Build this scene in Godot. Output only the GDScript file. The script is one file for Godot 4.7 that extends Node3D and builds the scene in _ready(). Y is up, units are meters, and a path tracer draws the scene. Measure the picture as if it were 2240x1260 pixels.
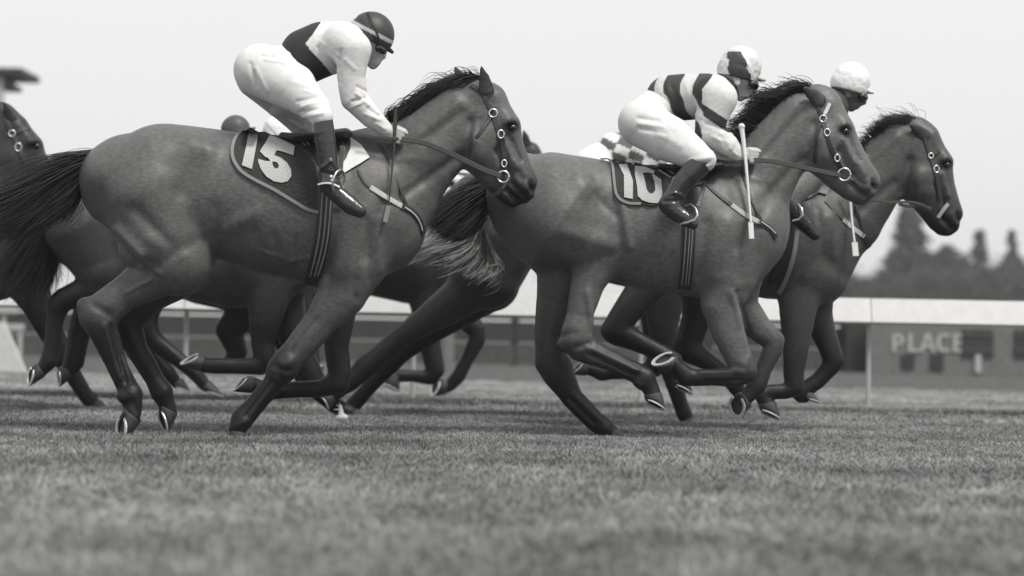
extends Node3D
# A horse race seen from low beside the turf. Units are metres, the course runs along x, the viewer looks towards -z.

const LENS := 5280.0      # pixels of the 2240-wide photograph per unit of tangent
const TILT := 0.0196      # the hand-held camera's roll, radians
const RISE := 85.0        # pixels from the middle of the picture down to the horizon
const EYE := Vector3(0, 0.573, 12)
var cam_basis: Basis
var used := {}
var M := {}
var jobs: Array = []

# ------------------------------------------------------------------ places
func at(x: float, y: float, d: float) -> Vector3:
	return EYE + cam_basis * Vector3((x - 1120.0) / LENS, (630.0 - y) / LENS, -1.0) * d

func pix(v: Vector3) -> Vector2:
	var c := cam_basis.inverse() * (v - EYE)
	return Vector2(1120.0 - LENS * c.x / c.z, 630.0 + LENS * c.y / c.z)

func numbered(called: String) -> String:
	var n: int = used.get(called, 0)
	used[called] = n + 1
	return called if n == 0 else "%s_%03d" % [called, n]

func tag(o: Node3D, label: String, category: String, group := "", kind := "") -> Node3D:
	if label: o.set_meta("label", label)
	if category: o.set_meta("category", category)
	if group: o.set_meta("group", group)
	if kind: o.set_meta("kind", kind)
	return o

func thing(called: String, label: String, category: String, where: Vector3, group := "") -> Node3D:
	var o := Node3D.new()
	o.name = numbered(called)
	add_child(o)
	o.position = where
	return tag(o, label, category, group)

func struct(called: String, mesh: Mesh, m: Material, where := Vector3.ZERO) -> MeshInstance3D:
	var o := MeshInstance3D.new()
	o.name = numbered(called)
	o.mesh = mesh
	o.material_override = m
	add_child(o)
	o.position = where
	o.set_meta("kind", "structure")
	return o

func part(called: String, mesh: Mesh, m: Material, parent: Node3D, where := Vector3.ZERO) -> MeshInstance3D:
	var o := MeshInstance3D.new()
	o.name = called
	o.mesh = mesh
	o.material_override = m
	parent.add_child(o, true)
	o.position = where
	return o

func whole(n: Node) -> Vector3:   # where a nested node's axes stand in the world (nothing is turned)
	var p := Vector3.ZERO
	while n != self:
		p += (n as Node3D).position
		n = n.get_parent()
	return p

# ------------------------------------------------------------------ materials
func gray(v: float, rough := 0.7, spec := 0.5) -> StandardMaterial3D:
	var m := StandardMaterial3D.new()
	m.albedo_color = Color(v, v, v).linear_to_srgb()
	m.roughness = rough
	m.metallic_specular = spec
	return m

func noise_tex(freq: float, seed_: int, lo: float, hi: float, size := 512, octaves := 4) -> NoiseTexture2D:
	var n := FastNoiseLite.new()
	n.seed = seed_
	n.frequency = freq
	n.fractal_octaves = octaves
	var t := NoiseTexture2D.new()
	t.noise = n
	t.width = size
	t.height = size
	t.seamless = true
	var g := Gradient.new()
	g.set_color(0, Color(lo, lo, lo))
	g.set_color(1, Color(hi, hi, hi))
	t.color_ramp = g
	return t

func vcol(rough: float, spec := 0.5) -> StandardMaterial3D:
	var m := StandardMaterial3D.new()
	m.vertex_color_use_as_albedo = true
	m.roughness = rough
	m.metallic_specular = spec
	return m

func textured(m: StandardMaterial3D, tex: Texture2D, bump: Texture2D, height: float, scale_: float) -> StandardMaterial3D:
	m.uv1_triplanar = true
	m.uv1_world_triplanar = true
	m.uv1_scale = Vector3.ONE * scale_
	if tex: m.albedo_texture = tex
	if bump:
		m.heightmap_enabled = true
		m.heightmap_texture = bump
		m.heightmap_scale = height
	return m

func materials() -> void:
	var mottle := noise_tex(0.022, 3, 0.7, 1.0, 1024, 6)
	var fine := noise_tex(0.05, 5, 0.0, 1.0)
	var cloth := noise_tex(0.014, 8, 0.0, 1.0, 512, 3)
	M.coat = textured(vcol(0.48, 0.42), mottle, noise_tex(0.06, 6, 0.0, 1.0, 1024, 5), 0.10, 1.6)
	M.coat.uv1_scale = Vector3(1.1, 2.4, 1.4)
	M.hair = vcol(0.5, 0.4)
	M.skin = textured(vcol(0.6, 0.4), null, fine, 0.1, 6.0)
	M.silk = textured(vcol(0.6, 0.35), noise_tex(0.02, 12, 0.93, 1.0), cloth, 0.16, 3.2)
	M.breeches = textured(vcol(0.75, 0.25), noise_tex(0.02, 14, 0.94, 1.0), cloth, 0.14, 2.6)
	M.boot = textured(gray(0.022, 0.22, 0.6), null, cloth, 0.12, 5.0)
	M.boot_worn = textured(vcol(0.24, 0.6), null, cloth, 0.2, 5.0)
	M.helmet = vcol(0.5, 0.45)
	M.leather = textured(gray(0.035, 0.45), noise_tex(0.03, 21, 0.7, 1.0), fine, 0.15, 8.0)
	M.rein = textured(gray(0.07, 0.6), noise_tex(0.08, 22, 0.6, 1.0), fine, 0.2, 10.0)
	M.black = gray(0.015, 0.5)
	M.eye = gray(0.006, 0.06, 0.7)
	M.white = textured(gray(0.74, 0.7), noise_tex(0.03, 23, 0.9, 1.0), fine, 0.1, 6.0)
	M.off_white = textured(gray(0.55, 0.75), noise_tex(0.03, 24, 0.8, 1.0), fine, 0.2, 6.0)
	M.cloth_dark = textured(gray(0.03, 0.8), noise_tex(0.03, 25, 0.75, 1.0), cloth, 0.5, 5.0)
	M.trim = gray(0.2, 0.8)
	M.hoof = textured(gray(0.05, 0.45), noise_tex(0.06, 26, 0.6, 1.0), fine, 0.2, 14.0)
	M.sole = textured(gray(0.03, 0.9), noise_tex(0.06, 27, 0.5, 1.0), fine, 0.4, 14.0)
	var steel := gray(0.75, 0.3)
	steel.metallic = 0.9
	M.steel = steel
	M.shoe = gray(0.62, 0.4)
	M.shoe.metallic = 0.5

# ------------------------------------------------------------------ bodies: chains of tapered capsules joined by a smooth minimum
# a chain: PackedFloat32Array of x, y, z, r, aspect, tone for every joint; fan: the joints' radii stretched across by "aspect"
func ch(pts: Array, d: float, z0 := 0.0, z1 := 0.0, a := 1.0, a1 := -1.0) -> PackedFloat32Array:
	# pts: x, y, r, tone for every joint, x y r in pixels of the picture at distance d
	var out := PackedFloat32Array()
	var n := pts.size() / 4
	for i in n:
		var f := float(i) / maxf(1.0, n - 1.0)
		var dd := d - lerpf(z0, z1, f)
		var p := at(pts[i * 4], pts[i * 4 + 1], dd)
		out.append_array(PackedFloat32Array([p.x, p.y, p.z, float(pts[i * 4 + 2]) / LENS * dd, lerpf(a, a if a1 < 0 else a1, f), pts[i * 4 + 3]]))
	return out

func ch3(pts: Array, tone := 0.0) -> PackedFloat32Array:   # [Vector3, r] pairs
	var out := PackedFloat32Array()
	for i in range(0, pts.size(), 2):
		var p: Vector3 = pts[i]
		out.append_array(PackedFloat32Array([p.x, p.y, p.z, pts[i + 1], 1.0, tone]))
	return out

func thin(c: PackedFloat32Array, k: float, tone: float) -> PackedFloat32Array:
	var o := c.duplicate()
	for i in range(0, o.size(), 6):
		o[i + 3] *= k
		o[i + 5] = tone
	return o

static func field_at(chains: Array, kk: float, p: Vector3) -> float:
	var s := 1e-9
	for c: PackedFloat32Array in chains:
		var best := 1e3
		var n := c.size() / 6
		for i in maxi(1, n - 1):
			var a := i * 6
			var b := mini(i + 1, n - 1) * 6
			var ux := c[b] - c[a]
			var uy := c[b + 1] - c[a + 1]
			var uz := c[b + 2] - c[a + 2]
			var l2 := ux * ux + uy * uy
			var t := 0.0
			if absf(uz) > 0.6 * sqrt(l2):
				l2 += uz * uz
				if l2 > 1e-12: t = clampf(((p.x - c[a]) * ux + (p.y - c[a + 1]) * uy + (p.z - c[a + 2]) * uz) / l2, 0, 1)
			elif l2 > 1e-12:
				t = clampf(((p.x - c[a]) * ux + (p.y - c[a + 1]) * uy) / l2, 0, 1)
			var dx := p.x - c[a] - ux * t
			var dy := p.y - c[a + 1] - uy * t
			var dz := (p.z - c[a + 2] - uz * t) / (c[a + 4] + (c[b + 4] - c[a + 4]) * t)
			best = minf(best, sqrt(dx * dx + dy * dy + dz * dz) - (c[a + 3] + (c[b + 3] - c[a + 3]) * t))
		s += exp(-maxf(best, -4.0 * kk) / kk)
	return -kk * log(s)

# fills a grid with the field and meshes it as surface nets; returns [vertices, tones, indices]
static func nets(chains: Array, cell: float, kk: float, cut: Array) -> Array:
	var m := kk * 4.0
	var lo := Vector3(1e9, 1e9, 1e9)
	var hi := -lo
	for c: PackedFloat32Array in chains:
		for i in range(0, c.size(), 6):
			var r := c[i + 3]
			var q := Vector3(r, r, r * c[i + 4])
			var p := Vector3(c[i], c[i + 1], c[i + 2])
			lo = lo.min(p - q)
			hi = hi.max(p + q)
	var pad := cell * 2.0 + kk
	lo -= Vector3(pad, pad, pad)
	hi += Vector3(pad, pad, pad)
	var nx := int((hi.x - lo.x) / cell) + 2
	var ny := int((hi.y - lo.y) / cell) + 2
	var nz := int((hi.z - lo.z) / cell) + 2
	var F := PackedFloat32Array()
	var C := PackedFloat32Array()
	F.resize(nx * ny * nz)
	C.resize(nx * ny * nz)
	var D := PackedFloat32Array()
	var T := PackedFloat32Array()
	for c: PackedFloat32Array in chains:
		var n := c.size() / 6
		var clo := Vector3(1e9, 1e9, 1e9)
		var chi := -clo
		for i in n:
			var r := c[i * 6 + 3] + m
			var p := Vector3(c[i * 6], c[i * 6 + 1], c[i * 6 + 2])
			var q := Vector3(r, r, maxf(r * c[i * 6 + 4], r))
			clo = clo.min(p - q)
			chi = chi.max(p + q)
		var x0 := maxi(0, int((clo.x - lo.x) / cell))
		var y0 := maxi(0, int((clo.y - lo.y) / cell))
		var z0 := maxi(0, int((clo.z - lo.z) / cell))
		var x1 := mini(nx - 1, int((chi.x - lo.x) / cell) + 1)
		var y1 := mini(ny - 1, int((chi.y - lo.y) / cell) + 1)
		var z1 := mini(nz - 1, int((chi.z - lo.z) / cell) + 1)
		var bx := x1 - x0 + 1
		var by := y1 - y0 + 1
		var bz := z1 - z0 + 1
		D.resize(bx * by * bz)
		T.resize(bx * by * bz)
		D.fill(1e3)
		for s in maxi(1, n - 1):
			var a := s * 6
			var b := mini(s + 1, n - 1) * 6
			var ax := c[a]
			var ay := c[a + 1]
			var az := c[a + 2]
			var ar := c[a + 3]
			var aa := c[a + 4]
			var at_ := c[a + 5]
			var ux := c[b] - ax
			var uy := c[b + 1] - ay
			var uz := c[b + 2] - az
			var ur := c[b + 3] - ar
			var ua := c[b + 4] - aa
			var ut := c[b + 5] - at_
			var l2 := ux * ux + uy * uy
			var deep := absf(uz) > 0.6 * sqrt(l2)
			var l3 := l2 + uz * uz
			var rm := maxf(ar, c[b + 3]) + m
			var ix0 := maxi(x0, int((minf(ax, c[b]) - rm - lo.x) / cell))
			var ix1 := mini(x1, int((maxf(ax, c[b]) + rm - lo.x) / cell) + 1)
			var iy0 := maxi(y0, int((minf(ay, c[b + 1]) - rm - lo.y) / cell))
			var iy1 := mini(y1, int((maxf(ay, c[b + 1]) + rm - lo.y) / cell) + 1)
			for ix in range(ix0, ix1 + 1):
				var x := lo.x + ix * cell - ax
				for iy in range(iy0, iy1 + 1):
					var y := lo.y + iy * cell - ay
					var row := ((ix - x0) * by + iy - y0) * bz - z0
					if deep:
						for iz in range(z0, z1 + 1):
							var z := lo.z + iz * cell - az
							var t := 0.0
							if l3 > 1e-12: t = clampf((x * ux + y * uy + z * uz) / l3, 0.0, 1.0)
							var dx := x - ux * t
							var dy := y - uy * t
							var dz := (z - uz * t) / (aa + ua * t)
							var dd := sqrt(dx * dx + dy * dy + dz * dz) - ar - ur * t
							if dd < D[row + iz]:
								D[row + iz] = dd
								T[row + iz] = at_ + ut * t
						continue
					var t := 0.0
					if l2 > 1e-12: t = clampf((x * ux + y * uy) / l2, 0.0, 1.0)
					var r := ar + ur * t
					var dx := x - ux * t
					var dy := y - uy * t
					var q := dx * dx + dy * dy
					var ro := r + m
					if q > ro * ro: continue
					var asp := aa + ua * t
					var zc := az + uz * t
					var tone := at_ + ut * t
					var zo := asp * sqrt(ro * ro - q)
					var ri := maxf(0.0, r - m)
					var zi := asp * sqrt(ri * ri - q) if q < ri * ri else 0.0
					for iz in range(maxi(z0, int((zc - zo - lo.z) / cell)), mini(z1, int((zc + zo - lo.z) / cell) + 1) + 1):
						var z := absf(lo.z + iz * cell - zc)
						var dd := -m
						if z >= zi:
							z /= asp
							dd = sqrt(q + z * z) - r
						if dd < D[row + iz]:
							D[row + iz] = dd
							T[row + iz] = tone
		for ix in bx:
			for iy in by:
				var j := ((ix + x0) * ny + iy + y0) * nz + z0
				var row := (ix * by + iy) * bz
				for iz in bz:
					var dd := D[row + iz]
					if dd < m:
						var e := exp(-maxf(dd, -m) / kk)
						F[j + iz] += e
						C[j + iz] += e * T[row + iz]
	if cut.size():   # keep only the side of a plane that its normal points to
		var pl: Vector3 = cut[0]
		var nn: Vector3 = cut[1]
		for ix in nx:
			for iy in ny:
				for iz in nz:
					var k := exp(nn.dot(lo + Vector3(ix, iy, iz) * cell - pl) / kk)
					var j := (ix * ny + iy) * nz + iz
					if F[j] > k:
						C[j] *= k / F[j]
						F[j] = k
	# surface nets
	var id := PackedInt32Array()
	id.resize(nx * ny * nz)
	id.fill(-1)
	var V := PackedVector3Array()
	var tones := PackedFloat32Array()
	var I := PackedInt32Array()
	var sx := ny * nz
	var off: Array[int] = [0, 1, nz, nz + 1, sx, sx + 1, sx + nz, sx + nz + 1]
	var ea: Array[int] = [0, 0, 0, 1, 1, 2, 2, 3, 4, 4, 5, 6]
	var eb: Array[int] = [1, 2, 4, 3, 5, 3, 6, 7, 5, 6, 7, 7]
	var val: Array[float] = [0, 0, 0, 0, 0, 0, 0, 0]
	for ix in nx - 1:
		for iy in ny - 1:
			var j0 := ix * sx + iy * nz
			var prev := (1 if F[j0] >= 1.0 else 0) + (1 if F[j0 + nz] >= 1.0 else 0) + (1 if F[j0 + sx] >= 1.0 else 0) + (1 if F[j0 + sx + nz] >= 1.0 else 0)
			for iz in nz - 1:
				var j := j0 + iz
				var k := j + 1
				var next := (1 if F[k] >= 1.0 else 0) + (1 if F[k + nz] >= 1.0 else 0) + (1 if F[k + sx] >= 1.0 else 0) + (1 if F[k + sx + nz] >= 1.0 else 0)
				var sum := prev + next
				prev = next
				if sum == 0 or sum == 8: continue
				var tone := 0.0
				var w := 0.0
				for q in 8:
					var f := F[j + off[q]]
					val[q] = log(maxf(f, 1e-3))
					if f > 0.05:
						var g := minf(f, 1.0)
						tone += C[j + off[q]] / f * g
						w += g
				var p := Vector3.ZERO
				var cnt := 0
				for e in 12:
					var va := val[ea[e]]
					var vb := val[eb[e]]
					if (va >= 0.0) != (vb >= 0.0):
						var t := va / (va - vb)
						var a := ea[e]
						var b := eb[e]
						p += Vector3((a >> 2) + ((b >> 2) - (a >> 2)) * t, ((a >> 1) & 1) + (((b >> 1) & 1) - ((a >> 1) & 1)) * t, (a & 1) + ((b & 1) - (a & 1)) * t)
						cnt += 1
				id[j] = V.size()
				V.append(lo + (Vector3(ix, iy, iz) + p / maxi(cnt, 1)) * cell)
				tones.append(tone / maxf(w, 1e-4))
	for ix in range(1, nx - 1):
		for iy in range(1, ny - 1):
			for iz in range(1, nz - 1):
				var j := ix * sx + iy * nz + iz
				if id[j] < 0: continue
				var s := F[j] >= 1.0
				if s != (F[j + sx] >= 1.0):
					quad(I, id[j], id[j - nz], id[j - nz - 1], id[j - 1], s)
				if s != (F[j + nz] >= 1.0):
					quad(I, id[j], id[j - 1], id[j - 1 - sx], id[j - sx], s)
				if s != (F[j + 1] >= 1.0):
					quad(I, id[j], id[j - sx], id[j - sx - nz], id[j - nz], s)
	return [V, tones, I]

static func quad(I: PackedInt32Array, a: int, b: int, c: int, d: int, flip: bool) -> void:
	if a < 0 or b < 0 or c < 0 or d < 0: return
	if flip:
		I.append_array(PackedInt32Array([a, d, c, a, c, b]))
	else:
		I.append_array(PackedInt32Array([a, b, c, a, c, d]))

static func normals_of(V: PackedVector3Array, I: PackedInt32Array) -> PackedVector3Array:
	var N := PackedVector3Array()
	N.resize(V.size())
	for t in range(0, I.size(), 3):
		var a := V[I[t]]
		var n := (V[I[t + 2]] - a).cross(V[I[t + 1]] - a)
		N[I[t]] += n
		N[I[t + 1]] += n
		N[I[t + 2]] += n
	for i in N.size():
		N[i] = N[i].normalized()
	return N

# the same in its own thread: job = {chains, cell, kk, cut, strokes, noise, tone (Callable(pixel, old tone, normal, point) or null), light, dark}
func job_work(k: int) -> void:
	var j: Dictionary = jobs[k]
	var V := PackedVector3Array()
	var N := PackedVector3Array()
	var tones := PackedFloat32Array()
	var I := PackedInt32Array()
	for g in j.grids:   # [chains, cell, kk, cut]
		var r := nets(g[0], g[1], g[2], g[3])
		var base := V.size()
		V.append_array(r[0])
		tones.append_array(r[1])
		var n2 := normals_of(r[0], r[2])
		N.append_array(n2)
		for i: int in r[2]:
			I.append(i + base)
	var strokes: Array = j.get("strokes", [])
	var rough: float = j.get("rough", 0.0)
	var inv := cam_basis.inverse()
	var nse := FastNoiseLite.new()
	nse.frequency = j.get("freq", 9.0)
	nse.seed = k + 1
	var P := PackedVector2Array()
	P.resize(V.size())
	for i in V.size():
		var c := inv * (V[i] - EYE)
		P[i] = Vector2(1120.0 - LENS * c.x / c.z, 630.0 + LENS * c.y / c.z)
	if strokes.size() or rough > 0.0:
		for i in V.size():
			var p := P[i]
			var amp := 0.0
			if N[i].z > -0.3:
				for s: PackedFloat32Array in strokes:
					var ux := s[2] - s[0]
					var uy := s[3] - s[1]
					var t := clampf(((p.x - s[0]) * ux + (p.y - s[1]) * uy) / (ux * ux + uy * uy + 1e-6), 0, 1)
					var dx := p.x - s[0] - ux * t
					var dy := p.y - s[1] - uy * t
					var q := (dx * dx + dy * dy) / (s[4] * s[4])
					if q < 6.0: amp += s[5] * 0.001 * exp(-q) * minf(1.0, (N[i].z + 0.3) * 2.0)
			if rough > 0.0: amp += rough * nse.get_noise_3dv(V[i])
			V[i] += N[i] * amp
		N = normals_of(V, I)
	var tone: Variant = j.get("tone")
	var cols := PackedColorArray()
	cols.resize(V.size())
	for i in V.size():
		var v := tones[i]
		if tone: v = (tone as Callable).call(P[i], v, N[i], V[i])
		cols[i] = Color(v, v, v)
	var where: Vector3 = j.where
	for i in V.size():
		V[i] -= where
	var arr := []
	arr.resize(Mesh.ARRAY_MAX)
	arr[Mesh.ARRAY_VERTEX] = V
	arr[Mesh.ARRAY_NORMAL] = N
	arr[Mesh.ARRAY_COLOR] = cols
	arr[Mesh.ARRAY_INDEX] = I
	j.arr = arr

# asks for a body part; its mesh is made when run_jobs() is called
func flesh(called: String, parent: Node3D, m: Material, grids: Array, more := {}) -> MeshInstance3D:
	var o := part(called, ArrayMesh.new(), m, parent)
	var j := {"o": o, "grids": grids, "where": whole(o)}
	j.merge(more)
	jobs.append(j)
	return o

func run_jobs() -> void:
	if jobs.is_empty(): return
	var g := WorkerThreadPool.add_group_task(job_work, jobs.size(), -1, true)
	WorkerThreadPool.wait_for_group_task_completion(g)
	for j in jobs:
		(j.o.mesh as ArrayMesh).add_surface_from_arrays(Mesh.PRIMITIVE_TRIANGLES, j.arr)
	jobs.clear()

# ------------------------------------------------------------------ finding a body's skin from its side
func skin(chains: Array, x: float, y: float, d: float, kk := 0.018) -> Vector3:
	# the point of the near side on the line through a place of the side view; when there is none, the place itself
	var far := at(x, y, d)
	var dir := (far - EYE).normalized()
	var t := (far - EYE).length() - 0.75
	for i in 60:
		var p := EYE + dir * t
		var f := field_at(chains, kk, p)
		if f < 0.002: return p
		t += f * 0.55
		if p.z < far.z - 0.3: break
	return Vector3.INF

func skin_normal(chains: Array, p: Vector3, kk := 0.018) -> Vector3:
	var e := 0.006
	var f := field_at(chains, kk, p)
	return Vector3(field_at(chains, kk, p + Vector3(e, 0, 0)) - f, field_at(chains, kk, p + Vector3(0, e, 0)) - f, field_at(chains, kk, p + Vector3(0, 0, e)) - f).normalized()

func commit(V: PackedVector3Array, N: PackedVector3Array, I: PackedInt32Array, C := PackedColorArray(), U := PackedVector2Array()) -> ArrayMesh:
	var arr := []
	arr.resize(Mesh.ARRAY_MAX)
	arr[Mesh.ARRAY_VERTEX] = V
	arr[Mesh.ARRAY_NORMAL] = N
	arr[Mesh.ARRAY_INDEX] = I
	if C.size(): arr[Mesh.ARRAY_COLOR] = C
	if U.size(): arr[Mesh.ARRAY_TEX_UV] = U
	var mesh := ArrayMesh.new()
	mesh.add_surface_from_arrays(Mesh.PRIMITIVE_TRIANGLES, arr)
	return mesh

# a flat band through points with given surface normals
func band_mesh(P: Array, N: Array, half: float, thick: float) -> ArrayMesh:
	var V := PackedVector3Array()
	var I := PackedInt32Array()
	var n := P.size()
	for i in n:
		var a: Vector3 = P[maxi(0, i - 1)]
		var b: Vector3 = P[mini(n - 1, i + 1)]
		var t := (b - a).normalized()
		var s: Vector3 = t.cross(N[i]).normalized()
		var up := s.cross(t).normalized()
		if up.dot(N[i]) < 0: up = -up
		var p: Vector3 = P[i]
		for k in [[-1.0, -0.3], [-1.0, 0.7], [-0.8, 1.0], [0.8, 1.0], [1.0, 0.7], [1.0, -0.3]]:
			V.append(p + s * half * k[0] + up * thick * k[1])
	for i in n - 1:
		for k in 6:
			var a := i * 6 + k
			var b := i * 6 + (k + 1) % 6
			I.append_array(PackedInt32Array([a, b, b + 6, a, b + 6, a + 6]))
	for e in [0, (n - 1) * 6]:
		for k in range(1, 5):
			I.append_array(PackedInt32Array([e, e + k, e + k + 1]))
	return flat(V, I)

func flat(V: PackedVector3Array, I: PackedInt32Array) -> ArrayMesh:
	var st := SurfaceTool.new()
	st.begin(Mesh.PRIMITIVE_TRIANGLES)
	st.set_smooth_group(-1)
	for i in I:
		st.add_vertex(V[i])
	st.generate_normals()
	return st.commit()

func dense(pts: Array, step: float) -> PackedVector2Array:   # x, y pairs made into a smooth, close row of points
	var c := Curve2D.new()
	var n := pts.size() / 2
	for i in n:
		var p := Vector2(pts[i * 2], pts[i * 2 + 1])
		var a := Vector2(pts[maxi(0, i - 1) * 2], pts[maxi(0, i - 1) * 2 + 1])
		var b := Vector2(pts[mini(n - 1, i + 1) * 2], pts[mini(n - 1, i + 1) * 2 + 1])
		var t := (b - a) * 0.16
		c.add_point(p, -t, t)
	var out := PackedVector2Array()
	var l := c.get_baked_length()
	var k := maxi(2, int(l / step))
	for i in k + 1:
		out.append(c.sample_baked(l * i / k, true))
	return out

# a strap lying on a body's near side; half in pixels
func strap(called: String, parent: Node3D, m: Material, body: Dictionary, pts: Array, half: float, thick := 0.004, lift := 0.002) -> MeshInstance3D:
	var P := []
	var N := []
	var base := whole(parent)
	for q in dense(pts, 7.0):
		var p := skin(body.chains, q.x, q.y, body.d)
		if p == Vector3.INF: continue
		var n := skin_normal(body.chains, p)
		P.append(p + n * lift - base)
		N.append(n)
	for i in range(1, P.size() - 1):   # even out small jumps
		P[i] = (P[i - 1] + P[i] * 2.0 + P[i + 1]) / 4.0
	if P.size() < 2: return null
	return part(called, band_mesh(P, N, half / LENS * body.d, thick), m, parent)

# a band in the open, through points given as x, y, distance
func free_strap(called: String, parent: Node3D, m: Material, pts: Array, half: float, thick: float, nrm := Vector3(0, 0, 1)) -> MeshInstance3D:
	var c := Curve3D.new()
	var base := whole(parent)
	var n := pts.size() / 3
	var w: Array[Vector3] = []
	for i in n:
		w.append(at(pts[i * 3], pts[i * 3 + 1], pts[i * 3 + 2]) - base)
	for i in n:
		var t := (w[mini(n - 1, i + 1)] - w[maxi(0, i - 1)]) * 0.16
		c.add_point(w[i], -t, t)
	var P := []
	var N := []
	var l := c.get_baked_length()
	var k := maxi(2, int(l / 0.03))
	for i in k + 1:
		P.append(c.sample_baked(l * i / k, true))
		N.append(nrm)
	return part(called, band_mesh(P, N, half, thick), m, parent)

# a round tube through world points
func tube_mesh(P: Array, R: Array, sides := 8) -> ArrayMesh:
	var V := PackedVector3Array()
	var I := PackedInt32Array()
	var n := P.size()
	for i in n:
		var t: Vector3 = (P[mini(n - 1, i + 1)] - P[maxi(0, i - 1)]).normalized()
		var s := t.cross(Vector3(0.05, 0.1, 1)).normalized()
		if absf(t.z) > 0.95: s = t.cross(Vector3(0, 1, 0)).normalized()
		var u := s.cross(t)
		for k in sides:
			var a := TAU * k / sides
			V.append(P[i] + (s * cos(a) + u * sin(a)) * float(R[i]))
	for i in n - 1:
		for k in sides:
			var a := i * sides + k
			var b := i * sides + (k + 1) % sides
			I.append_array(PackedInt32Array([a, b, b + sides, a, b + sides, a + sides]))
	for k in range(1, sides - 1):
		I.append_array(PackedInt32Array([0, k, k + 1]))
		var e := (n - 1) * sides
		I.append_array(PackedInt32Array([e, e + k + 1, e + k]))
	return commit(V, normals_of(V, I), I)

# a piece of cloth cut to an outline and laid on a body's near side
func patch(called: String, parent: Node3D, m: Material, body: Dictionary, outline: PackedVector2Array, lift: float, step := 9.0, wave := 0.0) -> MeshInstance3D:
	var pts := PackedVector2Array()
	var n := outline.size()
	for i in n:
		var a := outline[i]
		var b := outline[(i + 1) % n]
		var k := maxi(1, int(a.distance_to(b) / step))
		for j in k:
			pts.append(a.lerp(b, float(j) / k))
	var rim := pts.size()
	var box := Rect2(outline[0], Vector2.ZERO)
	for p in outline: box = box.expand(p)
	var y := box.position.y + step * 0.5
	var odd := 0.0
	while y < box.end.y:
		var x := box.position.x + step * (0.5 + odd)
		while x < box.end.x:
			var p := Vector2(x, y)
			if Geometry2D.is_point_in_polygon(p, outline):
				var near := false
				for i in rim:
					if pts[i].distance_squared_to(p) < step * step * 0.3:
						near = true
						break
				if not near: pts.append(p)
			x += step
		odd = 0.5 - odd
		y += step * 0.87
	var tri := Geometry2D.triangulate_delaunay(pts)
	var V := PackedVector3Array()
	var I := PackedInt32Array()
	var base := whole(parent)
	var last := at(outline[0].x, outline[0].y, body.d - 0.2)
	var nse := FastNoiseLite.new()
	nse.frequency = 0.03
	for p in pts:
		var q := skin(body.chains, p.x, p.y, body.d)
		if q == Vector3.INF:
			q = at(p.x, p.y, EYE.z - last.z)
			V.append(q + Vector3(0, 0, lift) - base)
		else:
			last = q
			V.append(q + skin_normal(body.chains, q) * (lift + wave * (0.5 + nse.get_noise_2dv(p))) - base)
	for t in range(0, tri.size(), 3):
		var c := (pts[tri[t]] + pts[tri[t + 1]] + pts[tri[t + 2]]) / 3.0
		if not Geometry2D.is_point_in_polygon(c, outline): continue
		var nn := (V[tri[t + 2]] - V[tri[t]]).cross(V[tri[t + 1]] - V[tri[t]])
		if nn.z < 0: I.append_array(PackedInt32Array([tri[t], tri[t + 2], tri[t + 1]]))
		else: I.append_array(PackedInt32Array([tri[t], tri[t + 1], tri[t + 2]]))
	# an edge of the cloth's thickness, turned in towards the body
	var N := normals_of(V, I)
	var front := V.size()
	for i in rim:
		V.append(V[i] - Vector3(0, 0, 0.006) - N[i] * 0.002)
		N.append(N[i])
	for i in rim:
		var a := i
		var b := (i + 1) % rim
		I.append_array(PackedInt32Array([a, b, front + b, a, front + b, front + a]))
	return part(called, commit(V, N, I), m, parent)

func ring_mesh(r: float, t: float, squash := 1.0) -> ArrayMesh:
	var P := []
	var R := []
	for i in 25:
		var a := TAU * i / 24.0
		P.append(Vector3(cos(a) * r, sin(a) * r * squash, 0))
		R.append(t)
	return tube_mesh(P, R, 6)

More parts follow.
